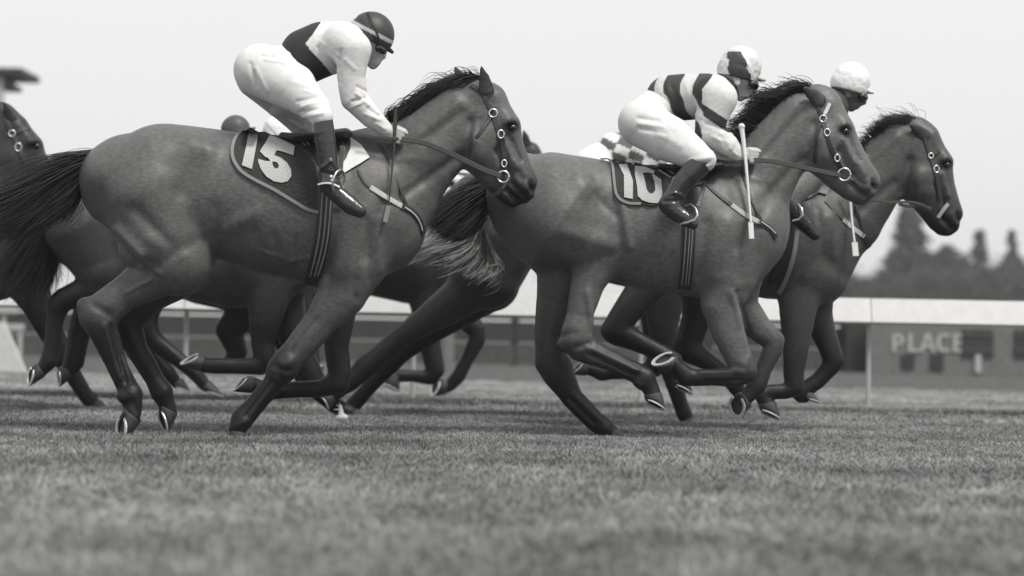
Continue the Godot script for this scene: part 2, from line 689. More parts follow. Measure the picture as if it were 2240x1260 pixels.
# ------------------------------------------------------------------ hair
# guides: rows of x, y pairs (all of one length); strands run between neighbouring guides
func hair(called: String, parent: Node3D, d: float, guides: Array, count: int, seed_: int, o: Dictionary) -> MeshInstance3D:
	var rng := RandomNumberGenerator.new()
	rng.seed = seed_
	var V := PackedVector3Array()
	var I := PackedInt32Array()
	var C := PackedColorArray()
	var base := whole(parent)
	var spread: float = o.get("spread", 6.0)
	var zs: float = o.get("z", 0.04)
	var wide: float = o.get("wide", 0.003)
	var t0: float = o.get("tone", 0.02)
	var t1: float = o.get("tone_to", 0.03)
	var n: int = guides[0].size() / 2
	for s in int(count * 1.6):
		var g := rng.randf() * (guides.size() - 1.001)
		var gi := int(g)
		var gf := g - gi
		var jit := Vector2(rng.randfn(), rng.randfn()) * spread
		var z0 := rng.randfn() * zs * 0.35
		var z1 := rng.randfn() * zs
		var bend := Vector2(rng.randfn(), rng.randfn()) * spread * 0.8
		var fly := rng.randf() < 0.16   # loose hairs that lift off the rest
		if fly:
			jit *= 2.2
			bend *= 2.4
		var full := rng.randf_range(o.get("short", 0.65), 1.0)
		var rows: Array[Vector2] = []
		for i in n:
			var a := Vector2(guides[gi][i * 2], guides[gi][i * 2 + 1])
			var b := Vector2(guides[gi + 1][i * 2], guides[gi + 1][i * 2 + 1])
			var f := float(i) / (n - 1)
			rows.append(a.lerp(b, gf) + jit * (0.15 + f * 1.2) + bend * sin(f * PI))
		var tone := lerpf(t0, t1, rng.randf() * rng.randf())
		var seg := 9
		for k in seg + 1:
			var f := float(k) / seg * full * (n - 1)
			var i := mini(int(f), n - 2)
			var u := f - i
			var p0 := rows[maxi(0, i - 1)]
			var p1 := rows[i]
			var p2 := rows[i + 1]
			var p3 := rows[mini(n - 1, i + 2)]
			var p := p1.cubic_interpolate(p2, p0, p3, u)
			var h := float(k) / seg
			var q := at(p.x, p.y, d - float(o.get("near", 0.0)) - lerpf(z0, z1, h)) - base
			var w := wide * (0.55 if fly else 0.85) * (1.0 - 0.85 * h * h)
			var j := V.size()
			V.append(q + Vector3(0, w, 0))
			V.append(q + Vector3(w * 0.5, -w * 0.5, w * 0.8))
			V.append(q + Vector3(-w * 0.5, -w * 0.5, -w * 0.8))
			for c in 3: C.append(Color(tone, tone, tone))
			if k:
				for c in 3:
					var e := (c + 1) % 3
					I.append_array(PackedInt32Array([j - 3 + c, j - 3 + e, j + e, j - 3 + c, j + e, j + c]))
	return part(called, commit(V, normals_of(V, I), I, C), M.hair, parent)

# ------------------------------------------------------------------ horses
func similar(dst: Vector2, src: Vector2, k: float, turn := 0.0) -> Transform2D:
	var t := Transform2D(turn, Vector2.ZERO).scaled(Vector2(k, k))
	t.origin = dst - t * src
	return t

func moved(pts: Array, t: Transform2D) -> Array:   # x, y, r, tone rows
	var k := t.get_scale().x
	var out := []
	for i in range(0, pts.size(), 4):
		var p := t * Vector2(pts[i], pts[i + 1])
		out.append_array([p.x, p.y, pts[i + 2] * k, pts[i + 3]])
	return out

func moved2(pts: Array, t: Transform2D) -> Array:   # x, y rows
	var out := []
	for i in range(0, pts.size(), 2):
		var p := t * Vector2(pts[i], pts[i + 1])
		out.append_array([p.x, p.y])
	return out

# a hoof between the coronet and the sole, with its shoe; sole is the direction the sole faces, toe the way the toe points
func hoof(parent: Node3D, d: float, z: float, cx: float, cy: float, sx: float, sy: float, r: float, sole: Vector3, toe: Vector3, tone := 0.0) -> void:
	var a := at(cx, cy, d - z)
	var b := at(sx, sy, d - z)
	var rr := r / LENS * d
	sole = sole.normalized()
	var t := (toe - sole * toe.dot(sole)).normalized()
	var s := sole.cross(t).normalized()
	var base := whole(parent)
	var ax := (b - a).normalized()
	var t0 := (t - ax * t.dot(ax)).normalized()
	var s0 := ax.cross(t0).normalized()
	var V := PackedVector3Array()
	var I := PackedInt32Array()
	var k := 20
	for ring in 5:
		var f: float = [0.0, 0.12, 0.55, 1.0, 1.0][ring]
		var g: float = [0.70, 0.80, 0.92, 1.0, 0.80][ring]
		for i in k:
			var an := TAU * i / k
			var lo := t * cos(an) * (1.08 if cos(an) > 0 else 0.9) + s * sin(an) * 0.92
			var hi := t0 * cos(an) * 1.0 + s0 * sin(an) * 0.95
			var c := a.lerp(b, f) + (hi.lerp(lo, f)) * rr * g
			if ring == 4: c -= sole * rr * 0.14
			V.append(c - base)
	V.append(b - sole * rr * 0.1 - base)
	for ring in 4:
		for i in k:
			var p := ring * k + i
			var q := ring * k + (i + 1) % k
			I.append_array(PackedInt32Array([p, q, q + k, p, q + k, p + k]))
	for i in k:
		I.append_array(PackedInt32Array([4 * k + i, 4 * k + (i + 1) % k, 5 * k]))
	var o := part("hoof", commit(V, normals_of(V, I), I), M.hoof, parent)
	# the shoe: a flat U along the rim, open at the heel
	V = PackedVector3Array()
	I = PackedInt32Array()
	var n := 19
	for i in n:
		var an := lerpf(-2.55, 2.55, float(i) / (n - 1))
		var dir := t * cos(an) * (1.08 if cos(an) > 0 else 0.9) + s * sin(an) * 0.92
		for e in [[1.0, 0.0], [1.0, 0.11], [0.74, 0.11], [0.74, 0.0]]:
			V.append(b + dir * rr * e[0] + sole * rr * e[1] - base)
	for i in n - 1:
		for e in 4:
			var p := i * 4 + e
			var q := i * 4 + (e + 1) % 4
			I.append_array(PackedInt32Array([p, q, q + 4, p, q + 4, p + 4]))
	for e in [0, (n - 1) * 4]:
		I.append_array(PackedInt32Array([e, e + 1, e + 2, e, e + 2, e + 3]))
	part("horseshoe", flat(V, I), M.shoe, o)

func frame() -> Dictionary:   # the trunk, neck and head of the nearest horse: x, y, radius, darkness (0 coat, 1 points); then how wide across
	return {
		"trunk": [[290, 405, 112, 0, 362, 408, 136, 0, 480, 424, 138, 0, 600, 448, 153, 0, 705, 463, 161, 0, 785, 455, 146, 0], 0.88, 0.74],
		"rump": [[250, 388, 66, 0, 345, 354, 70, 0, 450, 358, 64, 0], 1.6, 1.5],
		"dock": [[262, 350, 34, 0, 215, 362, 24, 0.2, 165, 384, 17, 0.8, 120, 408, 9, 1], 0.8, 0.8],
		"withers": [[690, 345, 42, 0, 790, 330, 46, 0, 850, 320, 50, 0], 0.8, 0.8],
		"breast": [[800, 520, 92, 0, 838, 505, 88, 0, 846, 500, 78, 0], 0.95, 0.9],
		"neck": [[800, 450, 140, 0, 850, 410, 116, 0, 930, 330, 87, 0, 1000, 258, 68, 0, 1040, 225, 50, 0], 0.62, 0.50],
		"head": [[1060, 228, 46, 0, 1062, 300, 62, 0, 1092, 345, 44, 0.1, 1128, 396, 33, 0.5], 0.70, 0.80],
		"jaw": [[1046, 335, 42, 0, 1072, 385, 26, 0.3, 1104, 424, 20, 0.8, 1118, 437, 17, 1], 0.72, 0.9],
		"face": [[1082, 215, 20, 0, 1110, 270, 22, 0, 1132, 335, 18, 0.1, 1152, 398, 20, 0.5], 1.5, 1.2],
		"lip": [[1148, 412, 20, 0.7, 1154, 424, 13, 0.9, 1148, 432, 11, 1], 1.5, 1.5],
		"brow": [[1112, 268, 16, 0, 1121, 272, 12, 0.4], 2.6, 2.45],
		"cheek": [[1046, 306, 40, 0, 1050, 330, 38, 0], 1.16, 1.16],
		"ear": [[1069, 220, 14, 0.3, 1064, 196, 17, 0.7, 1059, 170, 12, 0.9, 1053, 146, 3, 1], 0.5, 0.4],
		"ear_far": [[1024, 206, 15, 0.3, 1014, 182, 15, 0.6, 1003, 163, 10, 0.9, 995, 145, 3, 1], 0.5, 0.4],
	}

# legs: [rows of x, y, r, darkness], z at the trunk, z at the hoof, width across; hoof: [coronet x, y, sole x, y, r, sole direction, toe direction]
func horse(s: Dictionary) -> Dictionary:
	var d: float = s.d
	var t: Transform2D = s.get("t", Transform2D())
	var th: Transform2D = s.get("head_t", t)
	var f := frame()
	f.merge(s.get("frame", {}), true)
	var chains: Array = []
	var ears: Array = []
	var ks := th.get_scale().x
	for k: String in f:
		var given: Array = f[k]
		if given.is_empty(): continue
		var pts: Array = given[0]
		var own: bool = s.get("frame", {}).has(k)
		if not own:
			pts = moved(pts, th if k in ["head", "jaw", "face", "lip", "brow", "cheek", "ear", "ear_far"] else t)
		var z := 0.0
		if k == "ear" or k == "ear_far":
			z = (0.062 if k == "ear" else -0.062) * ks
			ears.append(ch(pts, d, z, z * float(s.get("ear_out", 1.5)), given[1], given[2]))
			continue
		chains.append(ch(pts, d, 0.0, 0.0, given[1], given[2]))
	for q: Array in s.get("extra", []):   # bony points: rows, z, width across
		chains.append(ch(q[0], d, q[1], q[1], q[2]))
	for leg: Dictionary in s.legs:
		chains.append(ch(leg.p, d, leg.z0, leg.z1, leg.get("a", 0.8), leg.get("a1", 0.85)))
	var mid: Vector2 = t * Vector2(560, 700)
	var where := at(mid.x, mid.y, d)
	where.y = 0.0
	var root := thing("race_horse", s.label, "horse", where, "horses racing across the turf")
	var coat: float = s.get("coat", 0.13)
	var dark: float = s.get("dark", 0.02)
	var nse := FastNoiseLite.new()
	nse.seed = int(d * 100)
	nse.frequency = 3.0
	var nostril: Vector2 = th * s.get("nostril", Vector2(1164, 408))
	var eye: Vector2 = th * s.get("eye", Vector2(1121, 276))
	if s.has("own_eye"):
		eye = s.own_eye
		nostril = s.own_nostril
	var strokes: Array = []
	for q: Array in s.get("strokes", []):
		strokes.append(PackedFloat32Array([q[0], q[1], q[2], q[3], q[4], q[5] * 1.7]))
	strokes.append(PackedFloat32Array([nostril.x - 2 * ks, nostril.y - 8 * ks, nostril.x + 2 * ks, nostril.y + 8 * ks, 6.5 * ks, -20]))
	strokes.append(PackedFloat32Array([nostril.x - 13 * ks, nostril.y - 10 * ks, nostril.x - 12 * ks, nostril.y + 10 * ks, 6 * ks, 7]))
	strokes.append(PackedFloat32Array([eye.x - 6 * ks, eye.y + 4 * ks, eye.x + 4 * ks, eye.y + 4 * ks, 9 * ks, -9]))
	strokes.append(PackedFloat32Array([eye.x - 12 * ks, eye.y - 8 * ks, eye.x + 4 * ks, eye.y - 11 * ks, 6 * ks, 6]))
	var paint := func(p: Vector2, k: float, _n: Vector3, v: Vector3) -> float:
		var a := p.distance_to(nostril) / (9.0 * ks)
		if a < 1.4: k = maxf(k, 1.4 - a)
		var b := p.distance_to(eye) / (15.0 * ks)
		if b < 1.5: k = maxf(k, 1.5 - b)
		k = clampf(k, 0, 1)
		return lerpf(coat, dark, k * k * (3.0 - 2.0 * k)) * (1.0 + 0.16 * nse.get_noise_3dv(v))
	flesh("body", root, M.coat, [[chains, s.get("cell", 0.018), s.get("kk", 0.018), []]], {"strokes": strokes, "rough": s.get("rough", 0.0025), "freq": 7.0, "tone": paint})
	for e: PackedFloat32Array in ears:   # each ear is hollowed towards the front
		flesh("ear", root, M.coat, [[[e], 0.006, 0.006, []]], {"tone": func(_p: Vector2, k: float, n: Vector3, _v: Vector3) -> float: return lerpf(coat, dark, clampf(k * 0.8 + (0.3 if n.x > 0.5 else 0.0), 0, 1))})
	var body := {"chains": chains, "d": d, "root": root, "t": t, "th": th}
	var e := skin(chains, eye.x, eye.y + 2 * ks, d)
	if e != Vector3.INF:
		var sp := SphereMesh.new()
		sp.radius = 0.018
		sp.height = 0.036
		sp.radial_segments = 20
		sp.rings = 12
		part("eye", sp, M.eye, root, e - root.position + Vector3(0, 0, -0.0158))
	for leg: Dictionary in s.legs:
		if leg.has("hoof"):
			var h: Array = leg.hoof
			hoof(root, d, leg.z1, h[0], h[1], h[2], h[3], h[4], h[5], h[6])
	return body

# ------------------------------------------------------------------ riders
# pose: rows of x, y, r, darkness in the pixels of the rider's own picture; t moves them to another place
func rider(s: Dictionary) -> Dictionary:
	var d: float = s.d
	var t: Transform2D = s.get("t", Transform2D())
	var p: Dictionary = s.pose
	var k := t.get_scale().x
	var hip := t * (p.hip as Vector2)
	var where := at(hip.x, hip.y, d)
	var root := thing("person", s.label, "person", where, "jockeys riding in the race")
	var mk := func(key: String, z0: float, z1: float, a: float, a1 := -1.0) -> PackedFloat32Array:
		return ch(moved(p[key], t), d, z0, z1, a, a1)
	var cell: float = s.get("cell", 0.0065)
	var torso: PackedFloat32Array = mk.call("torso", 0.0, 0.0, 1.15, 1.35)
	var shoulder: PackedFloat32Array = mk.call("shoulder", 0.16, 0.17, 0.9)
	var shoulder_far: PackedFloat32Array = mk.call("shoulder", -0.16, -0.17, 0.9)
	var arm: PackedFloat32Array = mk.call("arm", 0.19, 0.16, 0.9)
	var arm_far: PackedFloat32Array = mk.call("arm", -0.19, -0.15, 0.9)
	var pelvis: PackedFloat32Array = mk.call("pelvis", 0.0, 0.0, 1.35, 1.3)
	var leg: PackedFloat32Array = mk.call("thigh", 0.13, 0.36, 0.95)
	var leg_far: PackedFloat32Array = mk.call("thigh_far", -0.13, -0.36, 0.95)
	var shin: PackedFloat32Array = mk.call("shin", 0.36, 0.385, 0.95)
	var shin_far: PackedFloat32Array = mk.call("shin_far", -0.36, -0.385, 0.95)
	var foot: PackedFloat32Array = mk.call("foot", 0.385, 0.41, 0.8)
	var foot_far: PackedFloat32Array = mk.call("foot_far", -0.385, -0.41, 0.8)
	# the body, one skin: trunk and limbs inside the clothes, then head and hands on finer grids
	var trunk := [thin(torso, 0.82, 0.3), thin(pelvis, 0.82, 0.3), thin(shoulder, 0.75, 0.3), thin(shoulder_far, 0.75, 0.3), thin(arm, 0.72, 0.3), thin(arm_far, 0.72, 0.3), thin(leg, 0.78, 0.3), thin(leg_far, 0.78, 0.3), thin(shin, 0.7, 0.3), thin(shin_far, 0.7, 0.3), mk.call("neck", 0.0, 0.0, 0.85)]
	var head := [mk.call("neck", 0.0, 0.0, 0.85), mk.call("skull", 0.0, 0.0, 0.78), mk.call("jaw", 0.0, 0.0, 0.75), mk.call("nose", 0.0, 0.0, 0.9), mk.call("ear", 0.07 * k, 0.075 * k, 0.4), mk.call("ear", -0.07 * k, -0.075 * k, 0.4), mk.call("lips", 0.0, 0.0, 1.8)]
	var skin_tone: float = s.get("skin", 0.22)
	var grids := [[trunk, 0.016, 0.014, []], [head, 0.0055, 0.006, []]]
	for side in [1.0, -1.0]:
		grids.append([hand_chains(moved2(p.hand, t), d, side), 0.0042, 0.003, []])
	flesh("body", root, M.skin, grids, {"tone": func(_p: Vector2, _k: float, _n: Vector3, _v: Vector3) -> float: return skin_tone})
	var wrinkle := 0.0012
	var jacket_paint: Callable = s.jacket
	flesh("jacket", root, M.silk, [[[torso, shoulder, shoulder_far, arm, arm_far], cell * 0.8, 0.014, []]], {"tone": jacket_paint, "rough": wrinkle, "freq": 11.0, "strokes": s.get("folds", [])})
	var white: float = s.get("breeches", 0.7)
	flesh("breeches", root, M.breeches, [[[pelvis, leg, leg_far], cell, 0.016, []]], {"tone": func(_p: Vector2, _k: float, _n: Vector3, _v: Vector3) -> float: return white, "rough": 0.001, "freq": 9.0, "strokes": s.get("creases", [])})
	flesh("boot", root, s.get("boot", M.boot), [[[shin, foot], cell * 0.8, 0.010, []]], {"rough": 0.0008, "freq": 12.0, "strokes": s.get("boot_folds", [])})
	flesh("boot", root, s.get("boot", M.boot), [[[shin_far, foot_far], cell * 1.6, 0.012, []]])
	var dome: PackedFloat32Array = mk.call("dome", 0.0, 0.0, 0.86)
	var c0 := t * (p.brim[0] as Vector2)
	var c1 := t * (p.brim[1] as Vector2)
	var a := at(c0.x, c0.y, d)
	var b := at(c1.x, c1.y, d)
	var up := Vector3(0, 0, 1).cross(b - a).normalized()
	var hm := flesh("helmet", root, M.helmet, [[[dome], 0.0042, 0.004, [a, up]]], {"tone": s.cap, "rough": s.get("cap_rough", 0.0008), "freq": 22.0})
	flesh("peak", hm, M.helmet, [[[mk.call("peak", 0.0, 0.0, 2.6, 1.2)], 0.005, 0.003, []]], {"tone": func(_p: Vector2, _k: float, _n: Vector3, _v: Vector3) -> float: return s.get("peak_tone", 0.03)})
	if p.has("goggles"):
		var g := t * (p.goggles as Vector2)
		var q := at(g.x, g.y, d)
		flesh("goggles", root, M.eye, [[[ch3([q + Vector3(0.004, 0, 0.062) , 0.020, q + Vector3(0.02, -0.004, 0.025), 0.024, q + Vector3(0.02, -0.004, -0.025), 0.024, q + Vector3(0.004, 0, -0.062), 0.020])], 0.005, 0.004, []]])
	return {"root": root, "chains": [torso, shoulder, arm, pelvis, leg, shin, foot], "boot": [shin, foot], "dome": [dome], "d": d, "jacket": [torso, shoulder, arm], "legs": [pelvis, leg]}

# a closed hand: wrist x,y and knuckles x,y in the side view; side 1 is the near hand
func hand_chains(h: Array, d: float, side: float) -> Array:
	var w := at(h[0], h[1], d - 0.16 * side)
	var kn := at(h[2], h[3], d - 0.16 * side)
	if side < 0.0:
		w += Vector3(0.03, 0.0, 0.05)
		kn += Vector3(0.03, 0.0, 0.05)
	var x := (kn - w).normalized()
	var z := Vector3(0, 0, side)
	var y := z.cross(x).normalized()
	if y.y < 0: y = -y
	var out := [ch3([w - x * 0.02, 0.026, w, 0.025, w + x * 0.028 + z * 0.004, 0.024])]
	var len := [0.92, 1.0, 0.96, 0.8]
	for i in 4:
		var o := y * (0.027 - 0.018 * i)
		var l: float = len[i]
		var a := w + x * 0.055 + o + z * 0.012
		var b := w + x * (0.066 + 0.022 * l) + o * 1.04 + z * 0.014
		var c := w + x * (0.074 + 0.022 * l) + o - z * 0.022
		var e := w + x * (0.052 + 0.008 * l) + o * 0.95 - z * 0.030
		out.append(ch3([w + x * 0.015 + o * 0.6, 0.014, a, 0.0125]))
		out.append(ch3([a, 0.0115, b, 0.0105, c, 0.0095, e, 0.0085]))
	out.append(ch3([w + x * 0.012 + y * 0.012 - z * 0.012, 0.017, w + x * 0.05 + y * 0.036 - z * 0.014, 0.0125, w + x * 0.085 + y * 0.038 - z * 0.004, 0.0105, w + x * 0.102 + y * 0.030 + z * 0.004, 0.0085]))
	return out

func pose_15() -> Dictionary:
	return {
		"hip": Vector2(600, 160),
		"torso": [672, 122, 60, 0, 705, 108, 60, 0, 745, 102, 55, 0, 775, 92, 40, 0],
		"shoulder": [752, 92, 44, 0, 772, 108, 38, 0],
		"arm": [770, 108, 37, 0, 768, 170, 31, 0, 775, 215, 30, 0, 812, 256, 24, 0, 846, 284, 15, 0],
		"pelvis": [564, 156, 51, 0, 605, 148, 47, 0, 642, 140, 45, 0],
		"thigh": [570, 154, 58, 0, 640, 190, 52, 0, 690, 236, 33, 0, 704, 256, 25, 0],
		"thigh_far": [572, 165, 56, 0, 620, 215, 46, 0, 655, 262, 32, 0, 664, 285, 24, 0],
		"shin": [706, 262, 22, 0, 709, 290, 23.5, 0, 716, 340, 22, 0, 722, 386, 19, 0, 724, 402, 20, 0],
		"shin_far": [664, 280, 22, 0, 690, 340, 22, 0, 712, 390, 19, 0],
		"foot": [718, 408, 17, 0, 736, 424, 19, 0, 768, 450, 20, 0, 787, 462, 15, 0],
		"foot_far": [708, 395, 18, 0, 735, 415, 18, 0, 775, 450, 16, 0],
		"neck": [768, 92, 28, 0, 802, 92, 28, 0],
		"skull": [810, 84, 38, 0, 812, 96, 37, 0],
		"jaw": [812, 112, 26, 0, 815, 132, 17, 0, 816, 141, 11, 0],
		"nose": [833, 112, 7, 0, 837, 122, 8, 0, 833, 127, 5, 0],
		"lips": [826, 133, 6, 0, 824, 137, 6, 0],
		"ear": [800, 106, 9, 0, 801, 114, 7, 0],
		"hand": [843, 284, 882, 303],
		"dome": [812, 76, 51, 0, 806, 80, 49, 0],
		"brim": [Vector2(770, 72), Vector2(846, 112)],
		"peak": [838, 96, 9, 0, 848, 106, 6, 0, 858, 114, 4, 0],
		"goggles": Vector2(828, 108),
	}

func pose_10() -> Dictionary:
	return {
		"hip": Vector2(1410, 260),
		"torso": [1462, 214, 49, 0, 1500, 212, 51, 0, 1545, 210, 49, 0, 1578, 205, 38, 0],
		"shoulder": [1560, 205, 42, 0, 1574, 216, 35, 0],
		"arm": [1574, 214, 36, 0, 1556, 258, 35, 0, 1553, 288, 33, 0, 1590, 318, 26, 0, 1616, 339, 18, 0],
		"pelvis": [1400, 264, 45, 0, 1420, 248, 45, 0, 1442, 232, 43, 0],
		"thigh": [1403, 270, 51, 0, 1465, 304, 50, 0, 1515, 336, 36, 0, 1540, 350, 27, 0],
		"thigh_far": [1403, 274, 48, 0, 1470, 312, 44, 0, 1520, 345, 30, 0, 1538, 358, 24, 0],
		"shin": [1540, 352, 24, 0, 1515, 376, 25, 0, 1492, 400, 23.5, 0, 1474, 428, 20, 0, 1468, 440, 19, 0],
		"shin_far": [1538, 358, 22, 0, 1500, 400, 21, 0, 1470, 440, 18, 0],
		"foot": [1458, 448, 18, 0, 1472, 460, 19, 0, 1502, 480, 17, 0, 1516, 490, 12, 0],
		"foot_far": [1458, 448, 18, 0, 1480, 465, 18, 0, 1512, 488, 13, 0],
		"neck": [1580, 196, 26, 0, 1606, 182, 25, 0],
		"skull": [1620, 152, 36, 0, 1622, 164, 35, 0],
		"jaw": [1622, 182, 25, 0, 1620, 202, 17, 0, 1620, 211, 11, 0],
		"nose": [1650, 188, 6, 0, 1650, 198, 7.5, 0, 1645, 202, 5, 0],
		"lips": [1637, 206, 5.5, 0, 1634, 210, 5.5, 0],
		"ear": [1612, 174, 9, 0, 1613, 182, 7, 0],
		"hand": [1617, 338, 1650, 343],
		"dome": [1620, 146, 46, 0, 1616, 154, 47, 0],
		"brim": [Vector2(1566, 160), Vector2(1660, 186)],
		"peak": [1648, 168, 9, 0, 1662, 173, 6, 0, 1672, 175, 4, 0],
		"goggles": Vector2(1641, 186),
	}

# ------------------------------------------------------------------ tack
func stick(called: String, label: String, pts: Array, flap: Array, m: Material, body_group: String) -> Node3D:
	# pts: x, y, distance, radius (m) rows from the grip's top to the flap; flap: its end x, y, distance, half width (m)
	var n := pts.size() / 4
	var p0 := at(pts[0], pts[1], pts[2])
	var root := thing(called, label, "whip", p0, body_group)
	var P := []
	var R := []
	for i in n:
		P.append(at(pts[i * 4], pts[i * 4 + 1], pts[i * 4 + 2]) - p0)
		R.append(pts[i * 4 + 3])
	part("shaft", tube_mesh(P, R, 10), m, root)
	var knob := SphereMesh.new()
	knob.radius = float(R[0]) * 1.25
	knob.height = knob.radius * 2.0
	part("knob", knob, m, root)
	var a: Vector3 = P[n - 1]
	var b := at(flap[0], flap[1], flap[2]) - p0
	var Q := []
	var N := []
	for i in 5:
		Q.append(a.lerp(b, i / 4.0))
		N.append(Vector3(0.15, 0, 1))
	part("flap", band_mesh(Q, N, flap[3], 0.004), flap[4] if flap.size() > 4 else m, root)
	return root

# rings and buckles lie on the skin at a place of the side view
func ring(called: String, parent: Node3D, body: Dictionary, x: float, y: float, r: float, t: float, m: Material, squash := 1.0, lift := 0.01) -> void:
	var p := skin(body.chains, x, y, body.d)
	if p == Vector3.INF: p = at(x, y, body.d - 0.06)
	var o := part(called, ring_mesh(r, t, squash), m, parent, p + Vector3(0, 0, lift) - whole(parent))
	var n := skin_normal(body.chains, p)
	o.rotation.y = clampf(atan2(n.x, n.z), -0.5, 0.5) * 0.6

func bridle(label: String, body: Dictionary, s: Dictionary, group := "bridles on the horses") -> Node3D:
	var c: Vector2 = Vector2(s.bit[0], s.bit[1])
	var root := thing("bridle", label, "bridle", at(c.x, c.y, body.d), group)
	for k: String in ["headpiece", "cheekpiece", "throatlatch", "browband", "noseband"]:
		if s.has(k):
			var q: Dictionary = s[k]
			strap(k, root, q.get("m", M.leather), body, q.p, q.get("w", 4.5), 0.005)
	for q: Array in s.get("buckles", []):
		ring("buckle", root, body, q[0], q[1], q[2], 0.0042, M.steel, q[3])
	if s.has("bit_r"):
		ring("bit_ring", root, body, c.x, c.y, s.bit_r, 0.0052, M.steel, 1.0, 0.014)
	if s.has("rein"):
		free_strap("rein", root, M.rein, s.rein, s.get("rein_w", 0.012), 0.006, Vector3(0, 0.1, 1))
	for q: Array in s.get("more_reins", []):
		free_strap("rein", root, M.leather, q, 0.009, 0.005, Vector3(0, 0.1, 1))
	return root

func legs_15() -> Array:
	return [
		# near hind, pushing off behind the trunk
		{"p": [330, 430, 105, 0, 352, 515, 100, 0, 386, 568, 80, 0, 322, 612, 49, 0, 266, 646, 38, 0.2, 214, 690, 41, 0.55, 230, 735, 30, 0.9, 250, 788, 23, 1, 276, 842, 23, 1, 286, 864, 27, 1, 291, 886, 21, 1, 288, 908, 20, 1], "z0": 0.10, "z1": 0.17, "a": 0.95, "a1": 0.8,
			"hoof": [291, 906, 267, 937, 32, Vector3(-1.0, 0.05, 0.6), Vector3(0.0, -1.0, 0.0)]},
		{"p": [360, 430, 100, 0, 400, 540, 80, 0, 410, 590, 55, 0.2, 330, 650, 34, 0.5, 290, 690, 34, 0.8, 275, 710, 36, 0.9, 298, 760, 25, 1, 338, 828, 21, 1, 354, 858, 25, 1, 364, 882, 19, 1, 369, 898, 18, 1], "z0": -0.10, "z1": -0.10, "a": 0.95, "a1": 0.8,
			"hoof": [371, 894, 357, 920, 28, Vector3(-1.0, -0.35, 0.5), Vector3(0.25, -1.0, 0.0)]},
		# near fore, bearing the weight
		{"p": [800, 480, 88, 0, 775, 575, 72, 0, 750, 640, 54, 0, 700, 705, 36, 0.2, 650, 768, 32, 0.5, 620, 806, 31, 0.8, 598, 838, 22, 1, 556, 888, 22, 1, 530, 917, 25, 1, 520, 938, 20, 1], "z0": 0.12, "z1": 0.16, "a": 0.7, "a1": 0.85,
			"hoof": [520, 940, 517, 957, 21, Vector3(0, -1, 0), Vector3(1, 0, 0.1)]},
		# far fore, folded
		{"p": [790, 490, 80, 0, 755, 600, 56, 0.1, 738, 680, 42, 0.4, 736, 760, 27, 0.7, 743, 815, 26, 0.9, 738, 838, 27, 1, 700, 850, 19, 1, 620, 853, 18, 1, 594, 855, 20, 1, 568, 846, 16, 1, 555, 842, 16, 1], "z0": -0.10, "z1": -0.12, "a": 0.7, "a1": 0.85,
			"hoof": [556, 842, 528, 838, 24, Vector3(-0.75, 0.75, 0.25), Vector3(-0.6, -0.7, 0)]},
	]

func horse_15() -> void:
	var legs := legs_15()
	var strokes := [
		[470, 455, 476, 570, 15, -6], [496, 500, 560, 468, 17, 6], [215, 488, 300, 580, 9, -10], [258, 502, 310, 556, 10, 11],
		[300, 462, 380, 548, 16, -9], [330, 520, 400, 560, 14, 5], [420, 312, 445, 330, 26, 12], [435, 345, 400, 420, 20, -8], [360, 330, 300, 420, 40, 5],
		[845, 430, 800, 560, 14, -9], [775, 470, 745, 590, 24, 12], [735, 470, 715, 600, 14, -10], [800, 480, 808, 610, 8, -5], [822, 480, 830, 590, 9, 5],
		[880, 430, 1000, 345, 12, -9], [905, 300, 1000, 224, 12, 5], [930, 306, 1012, 246, 10, -6], [860, 380, 960, 330, 26, 5],
		[1028, 265, 1012, 355, 10, -11], [1040, 300, 1050, 350, 16, 6], [1100, 306, 1128, 366, 6, 9], [1088, 330, 1118, 388, 7, -9], [1112, 296, 1140, 350, 5, -6], [1106, 300, 1090, 330, 8, -5], [1128, 352, 1150, 384, 5, 5],
		[1132, 440, 1106, 414, 5, -13], [1144, 426, 1116, 400, 5, -8], [1150, 412, 1126, 388, 5, 5], [1065, 195, 1060, 165, 7, -9],
		[300, 560, 352, 600, 5, 4], [276, 640, 330, 612, 4.5, 4], [560, 545, 640, 570, 5, 3], [640, 570, 690, 560, 5, 3], [790, 560, 782, 640, 5, 4], [1050, 262, 1046, 300, 6, -4],
		[205, 668, 240, 690, 9, -7], [228, 712, 262, 826, 6, 6], [243, 712, 276, 836, 4.5, -8], [258, 730, 284, 838, 5, 4], [262, 866, 266, 872, 8, 8], [290, 880, 300, 900, 6, -4], [604, 830, 548, 906, 5, 4], [596, 836, 540, 908, 4, -6], [600, 800, 632, 812, 6, -5], [520, 930, 545, 920, 7, 5], [690, 842, 620, 846, 4, -5], [620, 800, 635, 790, 10, 5], [690, 700, 640, 770, 7, -5],
		[640, 575, 560, 560, 40, 4], [640, 520, 655, 600, 10, -3], [600, 515, 615, 600, 10, -3], [560, 510, 572, 590, 10, -3],
	]
	var h := horse({"label": "bay horse wearing number cloth 15, nearest and leftmost of the full-length horses", "d": 12.0, "legs": legs, "extra": [[[214, 690, 30, 0.5, 184, 668, 15, 0.5], 0.16, 0.6], [[262, 664, 24, 0.8, 250, 690, 14, 1], -0.10, 0.6], [[618, 800, 26, 0.8, 606, 806, 18, 0.8], 0.155, 0.8]], "strokes": strokes, "cell": 0.0105, "coat": 0.135, "dark": 0.012})
	jockey_15(h)
	tack_15(h)

